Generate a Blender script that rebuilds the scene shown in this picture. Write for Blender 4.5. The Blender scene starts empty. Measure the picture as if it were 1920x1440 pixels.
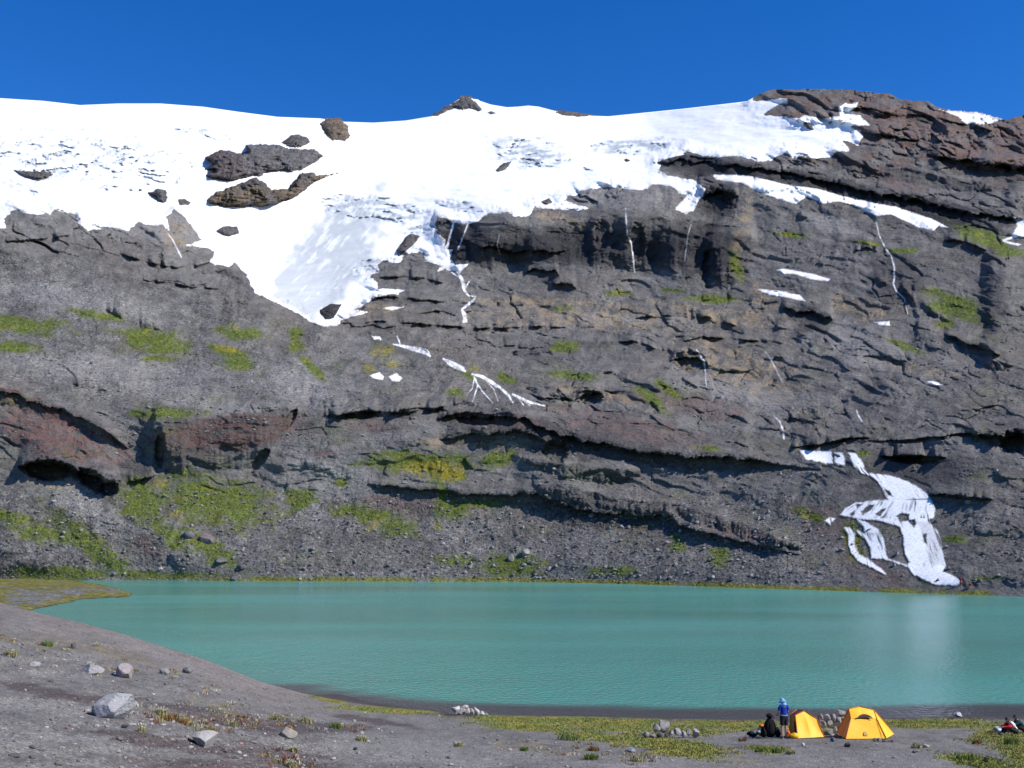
import bpy, math, random
import numpy as np

# ------------------------------------------------------------------ camera, sky, sun, exposure
F_PX = 2059.0                      # focal length in photo pixels (photo 1920 x 1440)
PITCH = math.radians(8.3)
CAM_Z = 10.0                       # metres above the lake
SUN_DIR = np.array((0.68, -0.24, 0.69)); SUN_DIR /= np.linalg.norm(SUN_DIR)
SUN_STRENGTH = 5.0
SKY_STRENGTH = 0.148

scene = bpy.context.scene
col = scene.collection
cam_data = bpy.data.cameras.new('camera')
cam = bpy.data.objects.new('camera', cam_data)
col.objects.link(cam)
cam.location = (0, 0, CAM_Z)
cam.rotation_euler = (math.pi / 2 + PITCH, 0, 0)
cam_data.sensor_width = 36.0
cam_data.lens = 36.0 * F_PX / 1920.0
cam_data.clip_start = 0.2
cam_data.clip_end = 20000
scene.camera = cam

world = bpy.data.worlds.new('World')
scene.world = world
world.use_nodes = True
wn = world.node_tree.nodes; wl = world.node_tree.links
wn.clear()
sky = wn.new('ShaderNodeTexSky')
sky.sky_type = 'NISHITA'
sky.sun_disc = False
sky.sun_elevation = math.asin(SUN_DIR[2])
sky.sun_rotation = math.atan2(SUN_DIR[0], SUN_DIR[1])
sky.altitude = 2600
sky.air_density = 1.0
sky.dust_density = 0.0
sky.ozone_density = 3.2
hs = wn.new('ShaderNodeHueSaturation')
hs.inputs['Saturation'].default_value = 1.35
hs.inputs['Hue'].default_value = 0.512
bg = wn.new('ShaderNodeBackground')
bg.inputs['Strength'].default_value = SKY_STRENGTH
wo = wn.new('ShaderNodeOutputWorld')
wl.new(sky.outputs[0], hs.inputs['Color'])
wl.new(hs.outputs[0], bg.inputs['Color'])
wl.new(bg.outputs[0], wo.inputs['Surface'])

sun_data = bpy.data.lights.new('sun', 'SUN')
sun_data.energy = SUN_STRENGTH
sun_data.angle = math.radians(0.53)
sun_data.color = (1.0, 0.95, 0.88)
sun = bpy.data.objects.new('sun', sun_data)
col.objects.link(sun)
from mathutils import Vector
sun.rotation_euler = Vector(SUN_DIR.tolist()).to_track_quat('Z', 'Y').to_euler()
sun.location = (300, -100, 400)

scene.view_settings.view_transform = 'Standard'
scene.view_settings.look = 'None'
scene.view_settings.exposure = 0.30
scene.view_settings.gamma = 1.0
scene.view_settings.use_curve_mapping = False
scene.render.engine = 'CYCLES'
scene.cycles.max_bounces = 5
scene.cycles.diffuse_bounces = 3
scene.cycles.glossy_bounces = 3
scene.cycles.transparent_max_bounces = 6

# ------------------------------------------------------------------ noise and pixel helpers
_rng = np.random.default_rng(7)
_perm = np.concatenate([_rng.permutation(256)] * 3)
_ang = _rng.random(256) * 2 * np.pi
_gx, _gy = np.cos(_ang), np.sin(_ang)

def pn(x, y, seed=0):
    x = np.asarray(x, float) + seed * 17.31; y = np.asarray(y, float) + seed * 9.73
    xi = np.floor(x).astype(np.int64); yi = np.floor(y).astype(np.int64)
    xf = x - xi; yf = y - yi
    xi &= 255; yi &= 255
    def g(ix, iy, fx, fy):
        h = _perm[_perm[ix] + iy]
        return _gx[h] * fx + _gy[h] * fy
    a = xf * xf * xf * (xf * (xf * 6 - 15) + 10); b = yf * yf * yf * (yf * (yf * 6 - 15) + 10)
    n0 = g(xi, yi, xf, yf); n1 = g(xi + 1, yi, xf - 1, yf)
    n2 = g(xi, yi + 1, xf, yf - 1); n3 = g(xi + 1, yi + 1, xf - 1, yf - 1)
    return ((n0 + a * (n1 - n0)) * (1 - b) + (n2 + a * (n3 - n2)) * b) * 1.5

def fbm(x, y, octv=4, seed=0, gain=0.5):
    s = 0; amp = 1; f = 1; t = 0
    for o in range(octv):
        s = s + amp * pn(x * f, y * f, seed + o * 3); t += amp; amp *= gain; f *= 2.03
    return s / t

def ridged(x, y, octv=4, seed=0, gain=0.5):
    s = 0; amp = 1; f = 1; t = 0
    for o in range(octv):
        s = s + amp * (1 - 2 * np.abs(pn(x * f, y * f, seed + o * 3))); t += amp; amp *= gain; f *= 2.07
    return s / t

_wr = _rng.random((256, 4))
def blocks(x, y, seed=0):
    """jointed rock: each cell has its own offset and tilt, with sharp edges; returns offset and distance to the joint"""
    x = np.asarray(x, float) + seed * 3.7; y = np.asarray(y, float) + seed * 5.1
    xi = np.floor(x).astype(np.int64); yi = np.floor(y).astype(np.int64)
    d1 = np.full(x.shape, 9.0); d2 = np.full(x.shape, 9.0); val = np.zeros(x.shape)
    for dx in (-1, 0, 1):
        for dy in (-1, 0, 1):
            cx, cy = xi + dx, yi + dy
            w = _wr[_perm[_perm[cx & 255] + (cy & 255)]]
            px = cx + 0.1 + 0.8 * w[..., 0]; py = cy + 0.1 + 0.8 * w[..., 1]
            d = np.hypot(x - px, y - py)
            v = (w[..., 2] - 0.5) * 2 + (w[..., 3] - 0.5) * 1.6 * (x - px) + (w[..., 0] - 0.5) * 1.6 * (y - py)
            nearer = d < d1
            d2 = np.where(nearer, d1, np.minimum(d2, d)); val = np.where(nearer, v, val); d1 = np.where(nearer, d, d1)
    return val, d2 - d1

def sstep(a, b, x):
    t = np.clip((x - a) / (b - a), 0, 1)
    return t * t * (3 - 2 * t)

SP, CP = math.sin(PITCH), math.cos(PITCH)
def ray(u, v):
    a = (np.asarray(u, float) - 960) / F_PX; b = (720 - np.asarray(v, float)) / F_PX
    return a, CP - b * SP, SP + b * CP

def P(u, v, D):
    a, dy, dz = ray(u, v)
    t = D / dy
    return np.stack([a * t, D + 0 * a, CAM_Z + dz * t], -1)

def D_at_z(u, v, z):
    a, dy, dz = ray(u, v)
    return dy * (z - CAM_Z) / dz

def poly_sdf(U, V, poly):
    """signed distance in pixels, positive inside"""
    pts = np.asarray(poly, float)
    d2 = np.full(U.shape, 1e12); inside = np.zeros(U.shape, bool)
    n = len(pts)
    for i in range(n):
        x0, y0 = pts[i]; x1, y1 = pts[(i + 1) % n]
        ex, ey = x1 - x0, y1 - y0
        wx, wy = U - x0, V - y0
        t = np.clip((wx * ex + wy * ey) / (ex * ex + ey * ey + 1e-9), 0, 1)
        dx = wx - ex * t; dy = wy - ey * t
        d2 = np.minimum(d2, dx * dx + dy * dy)
        if y0 != y1:
            c = ((V >= y0) != (V >= y1)) & (U < x0 + (V - y0) / (y1 - y0) * ex)
            inside ^= c
    d = np.sqrt(d2)
    return np.where(inside, d, -d)

def poly_sdf_box(U, V, poly, margin=40):
    pts = np.asarray(poly, float)
    m = (U > pts[:, 0].min() - margin) & (U < pts[:, 0].max() + margin) & (V > pts[:, 1].min() - margin) & (V < pts[:, 1].max() + margin)
    out = np.full(U.shape, -999.0)
    if m.any():
        out[m] = poly_sdf(U[m], V[m], poly)
    return out

def interp(u, pts, k=1):
    a = np.asarray(pts, float)
    return np.interp(u, a[:, 0], a[:, k])

def tps_fit(pts, vals, smooth=0.0):
    p = np.asarray(pts, float); n = len(p)
    d = np.sqrt(((p[:, None] - p[None]) ** 2).sum(-1))
    K = np.where(d > 0, d * d * np.log(d + 1e-12), 0) + smooth * np.eye(n)
    A = np.zeros((n + 3, n + 3)); A[:n, :n] = K; A[:n, n] = 1; A[:n, n + 1:] = p
    A[n, :n] = 1; A[n + 1:, :n] = p.T
    w = np.linalg.solve(A, np.concatenate([np.asarray(vals, float), np.zeros(3)]))
    return p, w

def tps_eval(fit, X, Y):
    p, w = fit; n = len(p)
    out = w[n] + w[n + 1] * X + w[n + 2] * Y
    for i in range(n):
        r2 = (X - p[i, 0]) ** 2 + (Y - p[i, 1]) ** 2
        out = out + w[i] * 0.5 * r2 * np.log(r2 + 1e-12)
    return out

# ------------------------------------------------------------------ scene helpers
def tag(o, label=None, cat=None, group=None, kind=None):
    if label: o['label'] = label
    if cat: o['category'] = cat
    if group: o['group'] = group
    if kind: o['kind'] = kind
    return o

def empty(name, loc, rz=0.0):
    o = bpy.data.objects.new(name, None); col.objects.link(o)
    o.location = loc; o.rotation_euler = (0, 0, rz); o.empty_display_size = 0.2
    return o

def add_obj(name, me, parent=None, mat=None):
    o = bpy.data.objects.new(name, me); col.objects.link(o)
    if parent: o.parent = parent
    if mat: me.materials.append(mat)
    return o

def np_mesh(name, verts, faces, smooth=True, colors=None):
    """verts (n,3); faces (m,3) or (m,4) array"""
    me = bpy.data.meshes.new(name)
    verts = np.asarray(verts, np.float32); faces = np.asarray(faces, np.int32)
    k = faces.shape[1]
    me.vertices.add(len(verts)); me.vertices.foreach_set('co', verts.ravel())
    me.loops.add(faces.size); me.loops.foreach_set('vertex_index', faces.ravel())
    me.polygons.add(len(faces))
    me.polygons.foreach_set('loop_start', np.arange(0, faces.size, k, dtype=np.int32))
    me.polygons.foreach_set('loop_total', np.full(len(faces), k, np.int32))
    me.polygons.foreach_set('use_smooth', np.full(len(faces), smooth))
    if colors is not None:
        at = me.attributes.new('col', 'FLOAT_COLOR', 'POINT')
        c4 = np.ones((len(verts), 4), np.float32); c4[:, :np.asarray(colors).shape[1]] = colors
        at.data.foreach_set('color', c4.ravel())
    me.update(calc_edges=True)
    return me

def grid_faces(nr, nc, mask=None):
    idx = np.arange(nr * nc).reshape(nr, nc)
    f = np.stack([idx[:-1, :-1], idx[:-1, 1:], idx[1:, 1:], idx[1:, :-1]], -1).reshape(-1, 4)
    if mask is not None:
        mk = mask.ravel()
        f = f[mk[f].any(1)]
    return f

def compact(verts, faces, *arrs):
    used = np.unique(faces)
    remap = np.full(len(verts), -1); remap[used] = np.arange(len(used))
    return (verts[used], remap[faces]) + tuple(a[used] for a in arrs)

# ------------------------------------------------------------------ materials
MATS = {}
def nodes_of(name):
    m = bpy.data.materials.new(name); m.use_nodes = True
    nt = m.node_tree; b = nt.nodes['Principled BSDF']
    MATS[name] = m
    return m, nt, nt.nodes, nt.links, b

def plain(name, rgb, rough=0.8, spec=0.3, var=0.15, scale=6.0, bump=0.0, bscale=20.0, metal=0.0):
    m, nt, N, L, b = nodes_of(name)
    tc = N.new('ShaderNodeTexCoord')
    nz = N.new('ShaderNodeTexNoise'); nz.inputs['Scale'].default_value = scale; nz.inputs['Detail'].default_value = 5
    L.new(tc.outputs['Object'], nz.inputs['Vector'])
    mr = N.new('ShaderNodeMapRange'); mr.inputs['From Min'].default_value = 0.25; mr.inputs['From Max'].default_value = 0.75
    mr.inputs['To Min'].default_value = 1 - var; mr.inputs['To Max'].default_value = 1 + var
    L.new(nz.outputs['Fac'], mr.inputs['Value'])
    mx = N.new('ShaderNodeVectorMath'); mx.operation = 'SCALE'; mx.inputs[0].default_value = rgb
    L.new(mr.outputs[0], mx.inputs['Scale'])
    L.new(mx.outputs[0], b.inputs['Base Color'])
    b.inputs['Roughness'].default_value = rough; b.inputs['Specular IOR Level'].default_value = spec
    b.inputs['Metallic'].default_value = metal
    if bump:
        n2 = N.new('ShaderNodeTexNoise'); n2.inputs['Scale'].default_value = bscale; n2.inputs['Detail'].default_value = 6
        L.new(tc.outputs['Object'], n2.inputs['Vector'])
        bp = N.new('ShaderNodeBump'); bp.inputs['Strength'].default_value = 0.8; bp.inputs['Distance'].default_value = bump
        L.new(n2.outputs['Fac'], bp.inputs['Height']); L.new(bp.outputs[0], b.inputs['Normal'])
    return m

def terrain_mat(name, sc1, sc2, bump1, bump2, var=0.3, rough=0.95, spec=0.12, speck=0.0, speck_scale=4.0, stretch=1.0, vbump=0.0):
    """colour comes from the 'col' attribute, broken up by world-scale noise; relief from two noises"""
    m, nt, N, L, b = nodes_of(name)
    at = N.new('ShaderNodeAttribute'); at.attribute_name = 'col'
    tc = N.new('ShaderNodeTexCoord')
    mp = N.new('ShaderNodeMapping'); mp.inputs['Scale'].default_value = (1, 1, stretch)
    L.new(tc.outputs['Object'], mp.inputs['Vector'])
    def noise(s, det=6, rgh=0.6):
        n = N.new('ShaderNodeTexNoise'); n.inputs['Scale'].default_value = s; n.inputs['Detail'].default_value = det
        n.inputs['Roughness'].default_value = rgh
        L.new(mp.outputs[0], n.inputs['Vector']); return n
    n1 = noise(sc1, 8, 0.65); n2 = noise(sc2, 6, 0.7)
    def rng(n, lo, hi):
        r = N.new('ShaderNodeMapRange'); r.inputs['From Min'].default_value = 0.3; r.inputs['From Max'].default_value = 0.7
        r.inputs['To Min'].default_value = lo; r.inputs['To Max'].default_value = hi
        L.new(n.outputs['Fac'], r.inputs['Value']); return r
    r1 = rng(n1, 1 - var, 1 + var); r2 = rng(n2, 1 - var, 1 + var)
    mu = N.new('ShaderNodeMath'); mu.operation = 'MULTIPLY'
    L.new(r1.outputs[0], mu.inputs[0]); L.new(r2.outputs[0], mu.inputs[1])
    sc = N.new('ShaderNodeVectorMath'); sc.operation = 'SCALE'
    L.new(at.outputs['Color'], sc.inputs[0]); L.new(mu.outputs[0], sc.inputs['Scale'])
    last = sc.outputs[0]
    if speck:
        vo = N.new('ShaderNodeTexVoronoi'); vo.inputs['Scale'].default_value = speck_scale
        L.new(tc.outputs['Object'], vo.inputs['Vector'])
        sp = N.new('ShaderNodeSeparateColor'); L.new(vo.outputs['Color'], sp.inputs[0])
        mr = N.new('ShaderNodeMapRange'); mr.inputs['To Min'].default_value = 1 - speck; mr.inputs['To Max'].default_value = 1 + speck
        L.new(sp.outputs[0], mr.inputs['Value'])
        def by_grit(sock):                       # alpha of 'col' says how stony the ground is
            g_ = N.new('ShaderNodeMix'); g_.data_type = 'FLOAT'; g_.inputs[2].default_value = 1.0
            L.new(at.outputs['Alpha'], g_.inputs[0]); L.new(sock, g_.inputs[3]); return g_.outputs[0]
        s2 = N.new('ShaderNodeVectorMath'); s2.operation = 'SCALE'
        L.new(last, s2.inputs[0]); L.new(by_grit(mr.outputs[0]), s2.inputs['Scale']); last = s2.outputs[0]
        # a minority of clearly paler and darker stones
        for ch, lo_, hi_, mul in ((1, 0.90, 0.92, 1.55), (2, 0.90, 0.92, 0.45)):
            m3 = N.new('ShaderNodeMapRange'); m3.inputs['From Min'].default_value = lo_; m3.inputs['From Max'].default_value = hi_
            m3.inputs['To Min'].default_value = 1.0; m3.inputs['To Max'].default_value = mul
            L.new(sp.outputs[ch], m3.inputs['Value'])
            s3 = N.new('ShaderNodeVectorMath'); s3.operation = 'SCALE'
            L.new(last, s3.inputs[0]); L.new(by_grit(m3.outputs[0]), s3.inputs['Scale']); last = s3.outputs[0]
    L.new(last, b.inputs['Base Color'])
    b.inputs['Roughness'].default_value = rough; b.inputs['Specular IOR Level'].default_value = spec
    bp1 = N.new('ShaderNodeBump'); bp1.inputs['Strength'].default_value = 1.0; bp1.inputs['Distance'].default_value = bump1
    bp2 = N.new('ShaderNodeBump'); bp2.inputs['Strength'].default_value = 1.0; bp2.inputs['Distance'].default_value = bump2
    L.new(n1.outputs['Fac'], bp1.inputs['Height']); L.new(n2.outputs['Fac'], bp2.inputs['Height'])
    L.new(bp1.outputs[0], bp2.inputs['Normal'])
    nrm_out = bp2.outputs[0]
    if vbump:
        bp3 = N.new('ShaderNodeBump'); bp3.inputs['Strength'].default_value = 1.0; bp3.inputs['Distance'].default_value = vbump; bp3.invert = True
        L.new(at.outputs['Alpha'], bp3.inputs['Strength']); L.new(vo.outputs['Distance'], bp3.inputs['Height']); L.new(nrm_out, bp3.inputs['Normal']); nrm_out = bp3.outputs[0]
    L.new(nrm_out, b.inputs['Normal'])
    return m

M_ROCK = terrain_mat('mountain_rock', 0.13, 0.8, 3.4, 0.9, var=0.17, speck=0.20, speck_scale=1.35, stretch=1.2, vbump=0.30)
M_OUT = terrain_mat('outcrop_rock', 0.16, 0.8, 3.0, 0.8, var=0.28, speck=0.12, speck_scale=0.9, stretch=2.2)
M_FG = terrain_mat('ash_gravel', 0.9, 7.0, 0.16, 0.035, var=0.18, speck=0.22, speck_scale=17.0, vbump=0.018)
M_STONE = terrain_mat('stone', 1.6, 9.0, 0.10, 0.03, var=0.2)
M_BOULDER = terrain_mat('boulder_stone', 0.35, 2.0, 0.5, 0.12, var=0.22)
M_GRASS = terrain_mat('grass', 1.0, 6.0, 0.02, 0.01, var=0.25, rough=0.8, spec=0.2)

def snow_mat():
    m, nt, N, L, b = nodes_of('glacier_snow')
    at = N.new('ShaderNodeAttribute'); at.attribute_name = 'col'
    tc = N.new('ShaderNodeTexCoord')
    n1 = N.new('ShaderNodeTexNoise'); n1.inputs['Scale'].default_value = 0.12; n1.inputs['Detail'].default_value = 8
    L.new(tc.outputs['Object'], n1.inputs['Vector'])
    bp = N.new('ShaderNodeBump'); bp.inputs['Distance'].default_value = 0.9; bp.inputs['Strength'].default_value = 0.6
    L.new(n1.outputs['Fac'], bp.inputs['Height']); L.new(bp.outputs[0], b.inputs['Normal'])
    L.new(at.outputs['Color'], b.inputs['Base Color'])
    b.inputs['Roughness'].default_value = 0.75; b.inputs['Specular IOR Level'].default_value = 0.15
    return m
M_SNOW = snow_mat()
M_FOAM = plain('falling_water', (0.86, 0.89, 0.92), 0.5, 0.4, var=0.12, scale=1.5, bump=0.3, bscale=1.6)

# ------------------------------------------------------------------ the mountain: distance of every point seen
SHORE = [(-400, 1085), (0, 1088), (240, 1088), (430, 1089), (960, 1091), (1200, 1096), (1500, 1106), (1800, 1115), (1920, 1119), (2300, 1128)]
SKYLINE = [(-400, 160), (-150, 176), (0, 184), (80, 189), (150, 197), (220, 194), (300, 194), (380, 200), (450, 210), (520, 219), (600, 222),
           (640, 228), (700, 230), (760, 226), (815, 217), (835, 203), (850, 193), (865, 184), (880, 182), (895, 188), (905, 191), (920, 196),
           (950, 201), (970, 200), (990, 198), (1010, 200), (1040, 208), (1060, 212), (1110, 217), (1140, 218), (1200, 212), (1280, 204),
           (1340, 197), (1400, 190), (1420, 178), (1440, 170), (1460, 167), (1490, 169), (1520, 166), (1560, 168), (1590, 168), (1610, 170),
           (1640, 174), (1670, 176), (1690, 187), (1710, 189), (1740, 190), (1755, 200), (1790, 210), (1820, 213), (1875, 224), (1890, 225),
           (1900, 221), (1920, 215), (2000, 205), (2100, 215), (2300, 228)]
BASE = {
    -380: [(1000, 316), (900, 338), (800, 350), (720, 366), (650, 405), (600, 430), (500, 465), (420, 490), (395, 560), (300, 720), (165, 980)],
    0: [(1000, 318), (900, 338), (800, 350), (720, 368), (650, 405), (600, 430), (500, 465), (420, 492), (392, 560), (300, 720), (184, 970)],
    300: [(1000, 320), (900, 338), (860, 345), (780, 355), (740, 380), (650, 420), (600, 445), (500, 492), (455, 525), (400, 605), (300, 740), (194, 980)],
    470: [(1000, 322), (900, 340), (800, 352), (700, 400), (600, 455), (555, 490), (500, 580), (400, 660), (300, 780), (215, 990)],
    610: [(1000, 322), (870, 342), (780, 358), (700, 410), (625, 462), (600, 500), (550, 560), (500, 600), (400, 690), (300, 810), (224, 1000)],
    760: [(1000, 320), (920, 335), (870, 342), (775, 360), (700, 420), (620, 480), (540, 560), (480, 610), (400, 690), (300, 820), (226, 1010)],
    960: [(1000, 318), (930, 330), (860, 340), (770, 358), (740, 380), (680, 440), (600, 510), (520, 572), (480, 592), (410, 612), (385, 650), (300, 800), (203, 1020)],
    1200: [(1000, 302), (940, 318), (870, 328), (800, 345), (750, 365), (680, 425), (600, 490), (510, 560), (480, 573), (400, 592), (360, 630), (300, 760), (212, 1000)],
    1400: [(1030, 278), (1000, 286), (940, 300), (860, 318), (800, 340), (700, 400), (600, 465), (520, 520), (430, 565), (340, 605), (300, 650), (250, 750), (186, 880)],
    1600: [(1030, 258), (1000, 264), (900, 285), (850, 298), (800, 320), (700, 370), (600, 430), (500, 490), (400, 550), (300, 625), (230, 700), (170, 785)],
    1800: [(1030, 240), (950, 255), (850, 275), (800, 295), (700, 345), (600, 400), (500, 455), (430, 500), (380, 540), (300, 595), (212, 700)],
    1960: [(1030, 228), (950, 243), (850, 262), (700, 328), (600, 383), (500, 438), (400, 505), (300, 575), (218, 665)],
    2280: [(1030, 215), (950, 230), (850, 250), (700, 318), (600, 372), (500, 428), (400, 500), (300, 570), (228, 660)],
}
_bp, _bv = [], []
for _u, _lst in BASE.items():
    _vs = float(interp(_u, SHORE)); _bp.append((_u / 400, _vs / 400)); _bv.append(math.log(float(D_at_z(_u, _vs, 0))))
    for _v, _d in _lst:
        _bp.append((_u / 400, _v / 400)); _bv.append(math.log(_d))
BASE_FIT = tps_fit(_bp, _bv, 0.0008)
_U0, _V0, _ST = -480.0, 40.0, 4.0
_gu, _gv = np.meshgrid(_U0 + _ST * np.arange(720), _V0 + _ST * np.arange(300))
_BG = np.exp(tps_eval(BASE_FIT, _gu / 400, _gv / 400))
def baseD(U, V):
    x = np.clip((np.asarray(U, float) - _U0) / _ST, 0, 718.0); y = np.clip((np.asarray(V, float) - _V0) / _ST, 0, 298.0)
    i = x.astype(np.int64); j = y.astype(np.int64); fx = x - i; fy = y - j
    return (_BG[j, i] * (1 - fx) + _BG[j, i + 1] * fx) * (1 - fy) + (_BG[j + 1, i] * (1 - fx) + _BG[j + 1, i + 1] * fx) * fy

GLACIER = [(-420, 60), (1412, 60), (1412, 189), (1440, 187), (1475, 185), (1477, 192), (1453, 200), (1430, 217), (1462, 218), (1493, 222), (1507, 217), (1543, 222),
           (1577, 217), (1570, 203), (1580, 195), (1613, 190), (1605, 200), (1593, 209), (1613, 218), (1632, 235), (1597, 237), (1618, 255),
           (1608, 273), (1590, 265), (1580, 264), (1595, 283), (1570, 283), (1557, 295), (1533, 297), (1510, 295), (1497, 292), (1488, 298),
           (1473, 287), (1460, 290), (1448, 300), (1420, 303), (1390, 293), (1377, 292), (1347, 295), (1317, 292), (1290, 282), (1280, 290),
           (1230, 303), (1240, 310), (1236, 321), (1254, 328), (1280, 334), (1298, 337), (1323, 353), (1321, 364), (1306, 383), (1302, 395),
           (1285, 402), (1266, 393), (1273, 381), (1293, 364), (1275, 362), (1258, 350), (1225, 345), (1215, 352), (1203, 356), (1175, 355),
           (1141, 350), (1110, 355), (1091, 357), (1079, 367), (1064, 367), (1057, 376), (1079, 383), (1106, 391), (1086, 393), (1053, 393),
           (1033, 393), (1002, 388), (1000, 395), (993, 404), (973, 406), (963, 407), (954, 396), (942, 399), (909, 402), (897, 414),
           (880, 420), (850, 417), (838, 411), (820, 406), (816, 419), (819, 439), (835, 449), (832, 465), (848, 469), (846, 481), (852, 497),
           (880, 494), (862, 511), (850, 507), (834, 505), (820, 508), (827, 499), (810, 493), (798, 491), (795, 475), (783, 472), (761, 478),
           (753, 483), (751, 493), (729, 493), (727, 488), (713, 491), (709, 497), (711, 509), (691, 518), (707, 529), (709, 541), (727, 542),
           (759, 544), (747, 551), (701, 557), (685, 571), (665, 580), (689, 585), (681, 589), (657, 594), (640, 600), (632, 612), (606, 612),
           (582, 605), (560, 587), (550, 583), (512, 565), (477, 548), (463, 517), (440, 493), (430, 500), (393, 493), (402, 473), (393, 465), (350, 460),
           (377, 450), (357, 420), (343, 403), (327, 393), (313, 407), (318, 433), (305, 422), (283, 423), (260, 417), (240, 433), (213, 427),
           (175, 422), (190, 430), (167, 433), (147, 417), (143, 403), (103, 393), (95, 403), (63, 402), (27, 393), (8, 410), (10, 427),
           (0, 428), (-60, 420), (-140, 405), (-230, 415), (-420, 400)]
SNOW_BAND = [(1333, 327), (1370, 328), (1407, 330), (1480, 347), (1530, 353), (1590, 370), (1680, 388), (1747, 410), (1783, 428), (1760, 425), (1750, 433),
             (1723, 427), (1670, 402), (1643, 405), (1623, 397), (1600, 385), (1573, 378), (1543, 382), (1513, 368), (1493, 382), (1457, 373),
             (1423, 360), (1390, 343), (1370, 340), (1343, 337)]

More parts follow.
